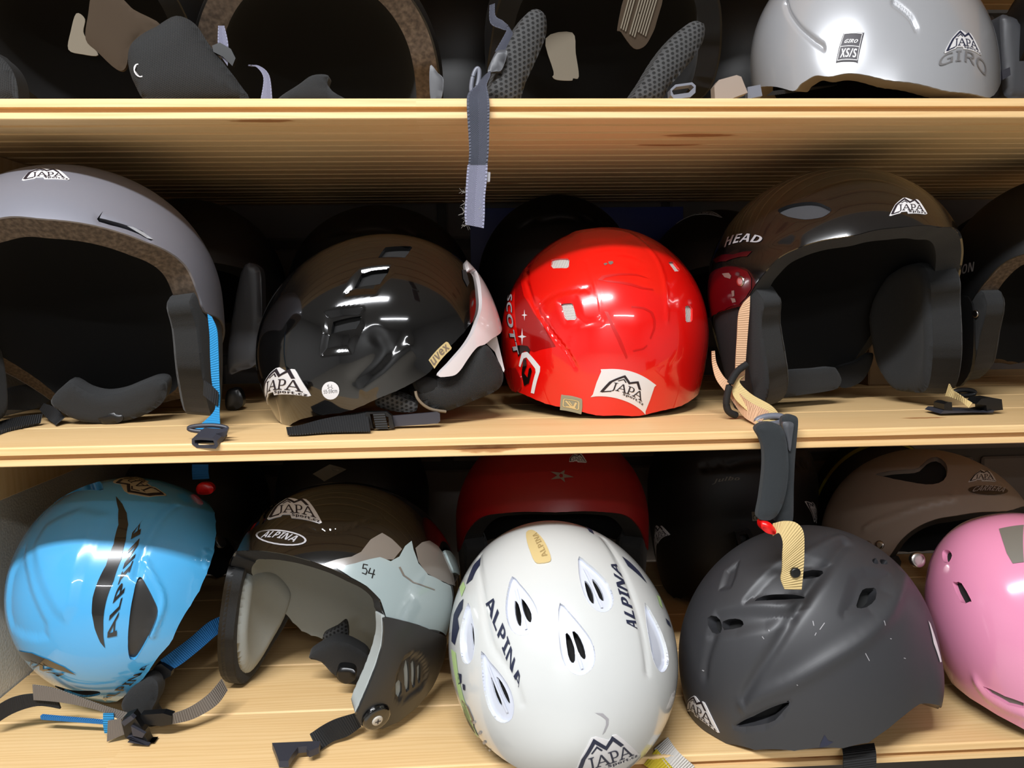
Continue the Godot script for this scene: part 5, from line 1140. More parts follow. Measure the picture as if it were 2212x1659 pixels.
func matt_black_helmet() -> void:
	var h := helmet("matt black ski helmet with sculpted vents on the bottom shelf", [0.1201, 0.1533, 0.1556, 0.1515, 0.1415, 0.3814, -0.2784, -0.0812, -1.4488, 0.1816, -0.1075], -0.3427)
	field(h, V([0.349, 0.626, 0.285, 0.342, 0.257, 0.231, 0.421, -0.044, 0.524, 0.089, 0.613, 0.246, 0.516, 0.438]), 0.05, -0.004)
	field(h, V([0.815, 0.04, 0.572, -0.18, 0.523, -0.313, 0.524, -0.521, 0.697, -0.417, 0.834, -0.187]), 0.06, -0.004)
	field(h, V([0.242, 1.009, 0.193, 0.855, 0.407, 0.663, 0.636, 0.441, 0.692, 0.405, 0.62, 0.61, 0.473, 0.818]), 0.06, -0.004)
	field(h, V([0.034, 0.711, -0.085, 0.589, -0.058, 0.484, 0.065, 0.581, 0.117, 0.649]), 0.03, -0.004)
	ridge(h, V([0.222, -0.29, 0.438, -0.035, 0.572, 0.177, 0.671, 0.36, 0.794, 0.652, 0.859, 1.089]), 0.05, -0.004)
	ridge(h, V([0.88, 1.117, 1.038, 0.707, 1.072, 0.344, 1.016, -0.029, 0.835, -0.379, 0.446, -0.748]), 0.06, 0.004)
	ridge(h, V([0.127, -0.327, 0.246, -0.058, 0.289, 0.153]), 0.05, 0.003)
	ridge(h, V([0.306, 1.002, 0.337, 1.147, 0.374, 1.256]), 0.05, -0.003)
	field(h, V([0.873, 1.366, 1.02, 1.054, 1.153, 0.727, 1.197, 0.86, 1.149, 1.08, 1.002, 1.279]), 0.03, -0.003)
	swell(h, 1.283, -1.014, 0.35, 0.25, 0.0, 0.008)
	var r := V([-0.305, 1.828, 0.117, 1.855, 0.803, 1.609, 1.165, 1.33, 1.46, 0.93, 1.681, 0.412, 1.725, 0.109, 1.663, -0.155, 1.568, -0.413, 1.474, -0.645, 1.42, -0.874, 1.333, -1.229, 1.222, -1.47, -0.47, -1.753, -1.122, -1.337, -1.574, -0.573, -1.65, 0.291, -1.31, 1.099, -0.597, 1.64])
	var holes := [sm(V([0.398, 0.571, 0.409, 0.496, 0.485, 0.386, 0.58, 0.26, 0.602, 0.256, 0.543, 0.386]), 2), sm(V([0.279, 0.861, 0.373, 0.766, 0.444, 0.734, 0.468, 0.768, 0.35, 0.889]), 2), sm(V([0.402, 0.165, 0.445, 0.017, 0.485, 0.061, 0.465, 0.183]), 2), sm(V([0.387, -0.446, 0.359, -0.5, 0.423, -0.481, 0.428, -0.431]), 2), sm(V([0.355, -0.542, 0.327, -0.626, 0.383, -0.6, 0.412, -0.517]), 2), sm(V([0.801, -0.095, 0.755, -0.128, 0.673, -0.214, 0.658, -0.294, 0.664, -0.35, 0.751, -0.293, 0.807, -0.182]), 2), sm(V([0.122, 0.926, 0.196, 0.87, 0.287, 0.882, 0.335, 0.926, 0.243, 0.979]), 2), sm(V([0.891, 1.338, 1.01, 1.111, 1.09, 0.893, 1.151, 0.738, 1.17, 0.811, 1.173, 0.947, 1.108, 1.097, 0.991, 1.257]), 2)]
	shell(h, r, holes, "black_matt", "beige_edge", "black_lining", 0.022, 0.018)
	for v in holes: vent(h, v, 0.013, "black_matt", "black_foam", h.node)
	cover(h, V([0.66, 0.663, 0.659, 0.669, 0.683, 0.666, 0.684, 0.661]), "print_silver", "scratch", h.node, 0.0003)
	cover(h, V([0.655, 0.596, 0.654, 0.602, 0.666, 0.603, 0.668, 0.597]), "print_silver", "scratch", h.node, 0.0003)
	cover(h, V([0.873, 0.318, 0.877, 0.314, 0.864, 0.295, 0.86, 0.299]), "print_silver", "scratch", h.node, 0.0003)
	cover(h, V([0.853, 0.265, 0.858, 0.262, 0.831, 0.207, 0.826, 0.21]), "print_silver", "scratch", h.node, 0.0003)
	cover(h, V([1.104, -0.017, 1.106, -0.01, 1.162, -0.032, 1.161, -0.039]), "print_silver", "scratch", h.node, 0.0003)
	cover(h, V([0.321, 1.249, 0.315, 1.257, 0.336, 1.255, 0.342, 1.247]), "print_silver", "scratch", h.node, 0.0003)
	cover(h, V([0.783, 0.279, 0.781, 0.285, 0.813, 0.294, 0.815, 0.288]), "print_silver", "scratch", h.node, 0.0003)
	cover(h, V([0.913, -0.258, 0.915, -0.25, 0.949, -0.254, 0.947, -0.262]), "print_silver", "scratch", h.node, 0.0003)
	cover(h, V([1.074, 0.605, 1.075, 0.611, 1.086, 0.606, 1.085, 0.6]), "print_silver", "scratch", h.node, 0.0003)
	cover(h, V([1.165, -0.41, 1.17, -0.406, 1.173, -0.43, 1.168, -0.434]), "print_silver", "scratch", h.node, 0.0003)
	cover(h, V([1.034, -0.296, 1.039, -0.291, 1.043, -0.306, 1.038, -0.311]), "print_silver", "scratch", h.node, 0.0003)
	mountain_sticker(h, V([0.037, 1.592, 0.56, 1.391, 0.724, 1.599, -0.306, 1.824]), h.node, "sticker_white", "cut", "Sport")
	cover(h, V([0.779, -0.89, 0.787, -0.923, 0.917, -0.956, 1.061, -0.983, 1.084, -0.935, 0.967, -0.876]), "sticker_white", "edge_sticker", h.node)
	cover(h, V([1.545, 0.628, 1.508, 0.561, 1.566, 0.543, 1.593, 0.497, 1.596, 0.57, 1.574, 0.657]), "ink_navy", "paint_mark", h.node, 0.0003)
	strap(h, [0.3831, -0.3431, 0, 0.3773, -0.3429, 0.014, 0.3768, -0.3589, 0.016, 0.3791, -0.3832, 0.012], [0.418, -0.3392, 0, 0.4122, -0.3403, 0.014, 0.4117, -0.3562, 0.016, 0.4143, -0.3828, 0.012], "strap_black", "chin_strap", "black chin strap hanging over the shelf edge", 0.0020)
func pink_helmet() -> void:
	var h := helmet("glossy pink helmet at the right end of the bottom shelf", [0.1264, 0.155, 0.1371, 0.1015, 0.1334, 0.6444, -0.2668, -0.0775, -1.9687, 0.4324, -0.3082], -0.3427)
	ridge(h, V([0.89, 1.009, 1.011, 0.994, 1.184, 0.856, 1.323, 0.672]), 0.06, 0.003)
	var r := rim([0, 95, 60, 95, 90, 95, 120, 100, 180, 105])
	var holes := [sm(V([-0.15, 0.476, -0.115, 0.432, -0.05, 0.406, 0.021, 0.407, 0.05, 0.468, 0.005, 0.518, -0.08, 0.514]), 2), sm(V([0.244, 0.554, 0.269, 0.514, 0.315, 0.466, 0.474, 0.465, 0.479, 0.488, 0.427, 0.577]), 2)]
	var slot := V([0.951, 0.939, 1.019, 0.866, 1.135, 0.751, 1.264, 0.574, 1.292, 0.615, 1.194, 0.773, 1.037, 0.915])
	shell(h, r, holes + [slot], "pink_gloss")
	for v in holes: vent(h, v, 0.006, "pink_gloss", "black_foam", h.node)
	vent(h, slot, 0.0035, "pink_gloss", "patch_grey", h.node, "brow_slot")
	cover(h, V([-0.015, -0.112, -0.03, -0.299, 0.386, -0.142, 0.378, -0.064, 0.278, -0.063]), "patch_grey", "square_sticker", h.node)
func silver_helmet() -> void:
	var h := helmet("silver helmet on the top shelf with a black and white size label", [0.1112, 0.1311, 0.1305, 0.1461, 0.1466, 0.4601, 0.3909, -0.1326, 1.9142, 0.1919, -0.3256], 0.325)
	ridge(h, V([-0.228, -1.407, -0.312, -1.531, -0.469, -1.655, -0.671, -1.733, -0.845, -1.76]), 0.03, -0.003)
	ridge(h, V([-1.425, -0.9, -1.531, -0.835, -1.63, -0.779, -1.722, -0.758]), 0.03, -0.003)
	var r := sm(V([0.611, -1.825, -0.108, -2.151, -0.427, -2.114, -0.699, -2.03, -1.112, -1.893, -1.885, -1.303, -2.299, -0.26, -2, 0.871, -1.074, 1.376, -0.287, 1.722, 0.569, 1.65, 1.287, 1.179, 1.694, 0.422, 1.69, -0.437, 1.276, -1.19]), 6)
	shell(h, r, [], "silver", "beige_edge", "black_lining", 0.022, 0.02)
	var tag := cover(h, sm(V([-1.123, -1.537, -1.314, -1.402, -1.344, -1.4, -1.368, -1.622, -1.343, -1.654, -1.091, -1.8, -1.064, -1.794, -1.101, -1.566]), 2), "ink", "size_label", h.node, 0.0008)
	var tl := Build.new()
	stroke(tl, h, V([-1.106, -1.54, -1.333, -1.387, -1.369, -1.638, -1.067, -1.811]), V([0.05, 0.05, 0.95, 0.04]), 0.022, 0.0012)
	stroke(tl, h, V([-1.106, -1.54, -1.333, -1.387, -1.369, -1.638, -1.067, -1.811]), V([0.95, 0.04, 0.96, 0.95]), 0.022, 0.0012)
	stroke(tl, h, V([-1.106, -1.54, -1.333, -1.387, -1.369, -1.638, -1.067, -1.811]), V([0.96, 0.95, 0.04, 0.96]), 0.022, 0.0012)
	stroke(tl, h, V([-1.106, -1.54, -1.333, -1.387, -1.369, -1.638, -1.067, -1.811]), V([0.04, 0.96, 0.05, 0.05]), 0.022, 0.0012)
	stroke(tl, h, V([-1.106, -1.54, -1.333, -1.387, -1.369, -1.638, -1.067, -1.811]), V([0.05, 0.5, 0.95, 0.5]), 0.022, 0.0012)
	letters(tl, h, V([-1.106, -1.54, -1.333, -1.387, -1.369, -1.638, -1.067, -1.811]), Rect2(0.2, 0.26, 0.62, 0.13), "GIRO", "sans_bold", 0.0012, 0.1)
	letters(tl, h, V([-1.106, -1.54, -1.333, -1.387, -1.369, -1.638, -1.067, -1.811]), Rect2(0.14, 0.58, 0.74, 0.3), "XS/S", "sans_bold", 0.0012)
	part(tl, "size_text", "sticker_white", tag)
	mountain_sticker(h, V([-1.852, -0.293, -1.771, 0.198, -1.917, 0.378, -2.014, -0.411]), h.node, "sticker_white", "cut", "Sport.cz", "ink_navy")
	lettering(h, V([-2.031, -0.495, -1.91, 0.528, -2.008, 0.559, -2.105, -0.53]), "GIRO", "sans", "emboss_grey", "brand_text", h.node, 0.0, 0.0009)
	strap(h, [0.3114, 0.3428, -0.06, 0.3494, 0.3495, -0.07, 0.3931, 0.3607, -0.09], [0.318, 0.3476, -0.06, 0.3545, 0.3539, -0.07, 0.4001, 0.3624, -0.09], "strap_black", "chin_strap", "")
	flat_piece(h, [0.2462, 0.3442, -0.03, 0.2509, 0.3503, -0.03, 0.2687, 0.355, -0.03, 0.2735, 0.3534, -0.03, 0.2803, 0.338, -0.03, 0.2674, 0.3334, -0.03, 0.2561, 0.3287, -0.03, 0.2471, 0.3318, -0.03], [0, 0, -0.012], "taupe_matt", "chin_pad", h.node, [], "")
	flat_piece(h, [0.2838, 0.3462, -0.04, 0.2969, 0.3485, -0.04, 0.2991, 0.3375, -0.04, 0.284, 0.3344, -0.04], [0, 0, -0.008], "plastic_grey", "buckle", h.node, [], "")
func dark_rear_helmet_a() -> void:
	var h := helmet("dark helmet with padded ear flap behind the grey helmet", [0.13, 0.13, 0.13, 0.14, 0.14, -0.3991, 0.155, -0.38, 0.1745, 0, 0, 0.12], 0)
	shell(h, rim([0, 74, 25, 75, 45, 80, 60, 92, 74, 106, 100, 112, 140, 112, 180, 112]), [], "black_satin", "black_foam", "black_lining", 0.026, 0.07)
	cushion(h, [-0.2891, 0.1154, -0.26], Vector3(0, 0, 0), [-0.0059, -0.0598, 0.015, -0.0683, 0.0196, -0.0418, 0.0125, 0.0476, -0.012, 0.0652, -0.0294, 0.0589], 0.02, 0.006, "leatherette", "ear_pad", "", 0.012)
	cushion(h, [-0.3054, 0.0137, -0.24], Vector3(0, 0, 0), [-0.0085, -0.0117, 0.0062, -0.0144, 0.0111, 0.0036, 0.0019, 0.0123, -0.0108, 0.0103], 0.012, 0.004, "plastic_black", "size_dial", "", 0.012)
	pass
	pass
func dark_rear_helmet_b() -> void:
	var h := helmet("black helmet standing behind the black side-on helmet", [0.14, 0.128, 0.13, 0.14, 0.14, -0.1371, 0.155, -0.45, 3.1416, 0, 0, 0.12], 0)
	ridge(h, V([-0.6, -0.75, -0.2, -0.85, 0.2, -0.85, 0.6, -0.75]), 0.04, -0.004)
	shell(h, rim([0, 98, 45, 100, 80, 150, 120, 155, 180, 156]), [], "black_satin", "black_foam", "black_lining", 0.022, 0.07)
func dark_rear_helmet_c() -> void:
	var h := helmet("black helmet standing behind the red helmet", [0.13, 0.145, 0.13, 0.1, 0.1, 0.1404, 0.16, -0.505, 3.1416, 0, 0, 0.12], 0)
	ridge(h, V([-0.7, -0.6, -0.3, -0.75, 0.1, -0.8, 0.6, -0.7]), 0.04, -0.004)
	shell(h, rim([0, 98, 45, 100, 80, 152, 120, 157, 180, 158]), [], "black_satin", "black_foam", "black_lining", 0.022, 0.07)
func dark_rear_helmet_d() -> void:
	var h := helmet("black helmet with a mountain sticker behind the red and dark brown helmets", [0.115, 0.125, 0.13, 0.13, 0.13, 0.3909, 0.15, -0.47, 0, 0, 0, 0.12], 0)
	shell(h, rim([0, 74, 25, 75, 45, 80, 60, 92, 74, 106, 100, 112, 140, 112, 180, 112]), [], "black_satin", "black_foam", "black_lining", 0.026, 0.07)
	mountain_sticker(h, V([-0.463, -0.108, -0.097, 0.301, -0.124, 0.597, -0.558, -0.131]), h.node)
func dark_rear_helmet_e() -> void:
	var h := helmet("black helmet at the far right behind the dark brown helmet", [0.12, 0.13, 0.13, 0.12, 0.12, 0.8947, 0.15, -0.5, 0, 0, 0, 0.12], 0)
	shell(h, rim([0, 74, 25, 75, 45, 80, 60, 92, 74, 106, 100, 112, 140, 112, 180, 112]), [], "black_satin", "black_foam", "black_lining", 0.026, 0.07)
func dark_low_helmet_a() -> void:
	var h := helmet("black helmet with blue strap and red button behind the blue helmet", [0.115, 0.13, 0.13, 0.12, 0.12, -0.4485, -0.1927, -0.48, 0, 0, 0, 0.12], -0.3427)
	shell(h, rim([0, 98, 45, 100, 80, 148, 120, 153, 180, 154]), [], "black_satin", "black_foam", "black_lining", 0.026, 0.07)
	strap(h, [-0.3662, -0.0701, -0.25, -0.3668, -0.0805, -0.25, -0.3667, -0.0903, -0.25], [-0.3456, -0.0707, -0.25, -0.3461, -0.081, -0.25, -0.3454, -0.0896, -0.25], "strap_blue_dim", "chin_strap", "")
	cushion(h, [-0.3525, -0.1033, -0.25], Vector3(0, 0, 0), [-0.01, -0.003, -0.0051, -0.0078, 0.0056, -0.0075, 0.0112, -0.0025, 0.0109, 0.0037, 0.0048, 0.0072, -0.007, 0.0069, -0.0104, 0.0031], 0.008, 0.003, "plastic_red", "release_button", "", 0.004)
func dark_low_helmet_b() -> void:
	var h := helmet("black helmet with a white tag behind the black and grey helmet", [0.12, 0.13, 0.13, 0.13, 0.13, -0.1941, -0.1727, -0.46, 3.1416, 0, 0, 0.12], -0.3427)
	shell(h, rim([0, 98, 45, 100, 80, 157, 120, 162, 180, 163]), [], "black_satin", "black_foam", "black_lining", 0.022, 0.07)
	var bd := board(h, [-0.1985, -0.0941, -0.29], Vector3(-0.3, 0, 0))
	var tag := cover(bd, V([-0.0223, 0.0014, 0.0005, -0.0112, 0.0169, -0.0064, 0.0232, -0.0037, -0.0065, 0.0119, -0.0116, 0.008]), "paper", "paper_tag", h.node, 0.0, 0.02, {"wall": 0.001})
	cover(board(h, [-0.189, -0.0897, -0.289], Vector3(-0.3, 0, 0)), V([-0.006, -0.0027, 0.0078, -0.0011, 0.0028, 0.0026, -0.0047, 0.0011]), "ink_black", "tag_print", tag, 0.001, 0.02)
func red_rear_helmet() -> void:
	var h := helmet("dark red ski helmet facing out behind the white helmet", [0.138, 0.135, 0.13, 0.15, 0.14, 0.1097, -0.1777, -0.33, -0.0698, -0.0698, 0, 0.08], -0.3427)
	shell(h, rim([0, 74, 25, 75, 45, 80, 60, 92, 74, 106, 100, 112, 140, 112, 180, 112]), [], "red_satin", "black_foam", "black_lining", 0.028, 0.06)
	mountain_sticker(h, V([0.129, 0.718, 0.337, 0.597, 0.358, 0.74, 0.167, 0.77]), h.node)
	for k in 5: cover(h, V([0.075 + k * 0.0 + 0.14 * cos(k * 1.2566), 0.937 + 0.07 * sin(k * 1.2566), 0.075 + 0.03 * cos(k * 1.2566 + 0.9), 0.937 + 0.03 * sin(k * 1.2566 + 0.9), 0.075 + 0.03 * cos(k * 1.2566 - 0.9), 0.937 + 0.03 * sin(k * 1.2566 - 0.9)]), "khaki_print", "brand_mark", h.node)
	for s in [1.0, -1.0]: pad(h, arc([64, 96, 66, 120, 74, 138, 90, 146, 108, 138, 112, 112, 98, 100], s), -0.004, -0.03, 0.008, "black_fleece", "ear_pad", h.node)
func black_low_helmet_c() -> void:
	var h := helmet("black helmet with three white stickers behind the white and matt black helmets", [0.135, 0.145, 0.13, 0.12, 0.12, 0.416, -0.1727, -0.455, 3.1416, 0, 0, 0.12], -0.3427)
	ridge(h, V([-0.9, -0.8, -0.4, -1.05, 0.2, -1.1, 0.7, -0.95]), 0.04, -0.004)
	shell(h, rim([0, 98, 45, 100, 80, 157, 120, 162, 180, 163]), [], "black_satin", "black_foam", "black_lining", 0.022, 0.07)
	mountain_sticker(h, V([2.043, -0.176, 1.699, -0.841, 1.741, -1.013, 2.491, 0.001]), h.node, "sticker_white", "cut", "Sport")
	mountain_sticker(h, V([-0.754, -1.386, -1.205, -1.042, -1.812, -0.786, -1.476, -1.141]), h.node, "sticker_white", "cut", "Sport")
	lettering(h, V([0.617, -1.134, 0.252, -1.223, 0.263, -1.272, 0.636, -1.18]), "Julbo", "sans_bold", "patch_grey", "brand_text", h.node, 0.1)
	var ce := cover(h, V([0.124, -1.607, -0.015, -1.614, -0.02, -1.716, 0.109, -1.716]), "paper", "approval_label", h.node)
	lettering(h, V([0.101, -1.648, 0.002, -1.652, -0.001, -1.702, 0.102, -1.698]), "CE", "sans", "ink_black", "label_text", ce, 0.0, 0.0014)
	strap(h, [0.3781, -0.2124, -0.33, 0.3795, -0.2256, -0.325, 0.3837, -0.2358, -0.32], [0.4014, -0.2102, -0.33, 0.4041, -0.222, -0.325, 0.4068, -0.2307, -0.32], "strap_black", "rear_strap", "")
	flat_piece(h, [0.3752, -0.2029, -0.318, 0.3968, -0.1992, -0.318, 0.4042, -0.2125, -0.318, 0.3973, -0.2268, -0.318, 0.3814, -0.2249, -0.318], [0, 0, -0.006], "plastic_black", "buckle", h.node, [[0.3825, -0.2075, -0.318, 0.3934, -0.2057, -0.318, 0.397, -0.2123, -0.318, 0.3928, -0.2203, -0.318, 0.385, -0.2192, -0.318]], "")
func lime_edged_helmet() -> void:
	var h := helmet("black helmet with a lime green edge behind the taupe helmet", [0.12, 0.14, 0.13, 0.07, 0.07, 0.7144, -0.25, -0.558, 0, 0, 0, 0.12], -0.3427)
	shell(h, rim([0, 74, 25, 75, 45, 80, 60, 92, 74, 106, 100, 112, 140, 112, 180, 112]), [], "black_satin", "black_foam", "black_lining", 0.026, 0.07)
	var le := Build.new(); stroke(le, h, PackedVector2Array([Vector2(0, 0), Vector2(1, 0), Vector2(1, 1), Vector2(0, 1)]), sm_open(V([-1.5, 0.25, -1.2, 0.3, -0.8, 0.33, -0.4, 0.35, 0, 0.35, 0.5, 0.33])), 0.09, 0.001); part(le, "lime_edge", "lime_edge", h.node)
func taupe_helmet() -> void:
	var h := helmet("taupe matt ski helmet facing out with a teardrop vent and oval badge", [0.1455, 0.1434, 0.1344, 0.1467, 0.1445, 0.6711, -0.2364, -0.335, 0.3492, -0.0127, -0.0265, 0.12], -0.3427)
	var tv := sm(V([-0.681, -0.109, -0.62, -0.016, -0.515, 0.161, -0.424, 0.223, -0.271, 0.187, -0.143, 0.193, -0.179, 0.32, -0.283, 0.429, -0.409, 0.492, -0.523, 0.463, -0.611, 0.353, -0.682, 0.13]), 2)
	ridge(h, V([-1.264, 0.115, -1.027, 0.382, -0.748, 0.561, -0.488, 0.695]), 0.03, 0.002)
	var r := rim([0, 56, 30, 57, 47, 61, 57, 67, 64, 75, 69, 85, 76, 98, 100, 106, 140, 110, 180, 112])
	shell(h, r, [tv], "taupe_matt", "black_foam", "black_lining", 0.028, 0.05)
	vent(h, tv, 0.007, "taupe_matt", "black_foam", h.node)
	mountain_sticker(h, V([-0.079, 0.531, 0.362, 0.464, 0.123, 0.682, -0.219, 0.618]), h.node)
	var ob := cover(h, V([0.214, 0.77, 0.171, 0.79, 0.104, 0.807, 0.024, 0.814, -0.058, 0.811, -0.134, 0.797, -0.199, 0.775, -0.249, 0.749, -0.282, 0.723, -0.296, 0.7, -0.291, 0.684, -0.269, 0.676, -0.229, 0.676, -0.175, 0.682, -0.108, 0.694, -0.032, 0.707, 0.047, 0.719, 0.124, 0.729, 0.185, 0.739, 0.219, 0.752]), "badge_dark", "brand_badge", h.node, 0.001)
	lettering(h, V([-0.218, 0.685, 0.212, 0.731, 0.118, 0.797, -0.269, 0.723]), "CARRERA", "sans_bold", "print_silver", "brand_text", ob, 0.1, 0.0015)
	stud_on(h, -1.398, 0.226, 0.006, 0.003, "steel", "rivet", h.node)
	stud_on(h, -1.335, 0.379, 0.006, 0.003, "steel", "rivet", h.node)
	for s in [1.0, -1.0]: pad(h, arc([68, 86, 70, 105, 76, 122, 92, 130, 108, 124, 112, 110, 100, 102], s), -0.004, -0.03, 0.008, "black_fleece", "ear_pad", h.node)
	stud(h, [0.5178, -0.1751, -0.1], Vector3(0, 0.3, 1), 0.009, 0.003, "steel", "snap_ring", h.node)
func top_open_helmet_a() -> void:
	var h := helmet("dark helmet with mesh ear pad and brown flap at the left of the top shelf", [0.135, 0.13, 0.13, 0.14, 0.14, -0.4286, 0.455, -0.2, 0, 0, 0, 0.12], 0.325)
	shell(h, rim([0, 60, 30, 62, 50, 72, 64, 90, 76, 104, 100, 116, 140, 136, 180, 142]), [], "black_satin", "black_foam", "black_lining", 0.026, 0.07)
	cushion(h, [-0.3495, 0.408, -0.07], Vector3(0, 0, 0), [-0.02, -0.039, 0.004, -0.0332, 0.0171, -0.0213, 0.0424, -0.007, 0.0233, 0.0029, 0.0117, 0.015, 0.0058, 0.0348, -0.0035, 0.0364, -0.0209, 0.0197, -0.0316, 0.0076, -0.0278, -0.015], 0.004, 0.002, "cardboard", "brown_flap", "brown flap", 0.012)
	var ep := cushion(h, [-0.2826, 0.3735, -0.05], Vector3(0, 0.2, 0), [-0.0442, -0.0116, -0.0337, -0.0226, -0.0191, -0.0317, -0.0014, -0.0426, 0.0155, -0.0365, 0.0276, -0.018, 0.0428, 0.0022, 0.0553, 0.0197, 0.0614, 0.0347, 0.0203, 0.0383, -0.0289, 0.0407, -0.0421, 0.0251, -0.0472, 0.0047], 0.02, 0.012, "mesh_cloth", "ear_pad", "dark mesh ear pad", 0.03)
	var mk := Build.new(); stroke(mk, board(h, [-0.3166, 0.3599, -0.036], Vector3(0, 0.2, 0)), PackedVector2Array([Vector2(0, 0), Vector2(1, 0), Vector2(1, 1), Vector2(0, 1)]), V([0.0042, 0.0026, 0.0033, 0.0044, 0.002, 0.0056, 0.0003, 0.0059, -0.0014, 0.0053, -0.0029, 0.0039, -0.004, 0.0019, -0.0044, -0.0003, -0.0042, -0.0025, -0.0033, -0.0044, -0.002, -0.0055, -0.0003, -0.0059, 0.0014, -0.0053, 0.0029, -0.0039]), 0.0009, 0.002); part(mk, "ear_mark", "sticker_white", h.node)
	cushion(h, [-0.4084, 0.4194, -0.12], Vector3(0, 0, 0), [-0.0038, -0.0238, 0.0047, -0.0183, 0.0022, -0.0055, 0.0064, 0.0041, 0.016, 0.0185, -0.0002, 0.0178, -0.0145, 0.013, -0.0108, -0.0055], 0.001, 0, "paper", "paper_label", "white paper label", 0.004)
	cushion(h, [-0.456, 0.3595, -0.06], Vector3(0, 0, 0), [-0.0126, -0.0239, -0.0038, -0.0209, 0.0045, -0.012, 0.0096, 0, 0.0107, 0.015, 0.0079, 0.0211, -0.0162, 0.0211], 0.02, 0.008, "mesh_cloth", "ear_pad", "", 0.012)
	strap(h, [-0.2468, 0.4103, -0.06, -0.2474, 0.3923, -0.058, -0.2452, 0.3809, -0.055], [-0.2407, 0.4103, -0.06, -0.2372, 0.3916, -0.058, -0.2381, 0.3703, -0.055], "strap_lilac", "chin_strap", "")
	flat_piece(h, [-0.2515, 0.3889, -0.052, -0.2437, 0.3919, -0.052, -0.2333, 0.3859, -0.052, -0.2292, 0.377, -0.052, -0.2326, 0.3695, -0.052, -0.2413, 0.3784, -0.052, -0.2503, 0.3829, -0.052], [0, 0, -0.006], "plastic_black", "slider", h.node, [], "")
	strap(h, [-0.2194, 0.3726, -0.06, -0.2073, 0.3704, -0.055, -0.1964, 0.3599, -0.05, -0.1932, 0.3359, -0.045], [-0.2163, 0.3719, -0.06, -0.2089, 0.3686, -0.055, -0.202, 0.3569, -0.05, -0.2044, 0.336, -0.045], "strap_lilac", "rear_strap", "")
func top_open_helmet_b() -> void:
	var h := helmet("helmet with a brown foam rim facing out in the middle of the top shelf", [0.132, 0.14, 0.13, 0.13, 0.14, -0.1589, 0.38, -0.13, 0.0698, 0, 0, 0.08], 0.325)
	shell(h, rim([0, 48, 30, 50, 50, 56, 66, 72, 76, 92, 90, 106, 140, 112, 180, 112]), [], "black_satin", "brown_foam", "black_lining", 0.028, 0.06)
	cushion(h, [-0.0317, 0.3574, -0.07], Vector3(0, 0, 0), [-0.0064, -0.0178, 0.0016, -0.0108, 0.0073, -0.0037, 0.0038, 0.0158, -0.0063, 0.0167], 0.003, 0.001, "leatherette", "strap_tab", "", 0.012)
	cushion(h, [-0.152, 0.345, -0.05], Vector3(0, 0, 0), [-0.0354, 0.0062, -0.0163, -0.0059, -0.0021, -0.015, 0.0134, -0.015, 0.0123, -0.0059, 0.019, 0.0017, 0.0311, 0.0093, 0.0139, 0.0123, -0.0357, 0.0123], 0.014, 0.006, "black_fleece", "chin_pad", "", 0.012)
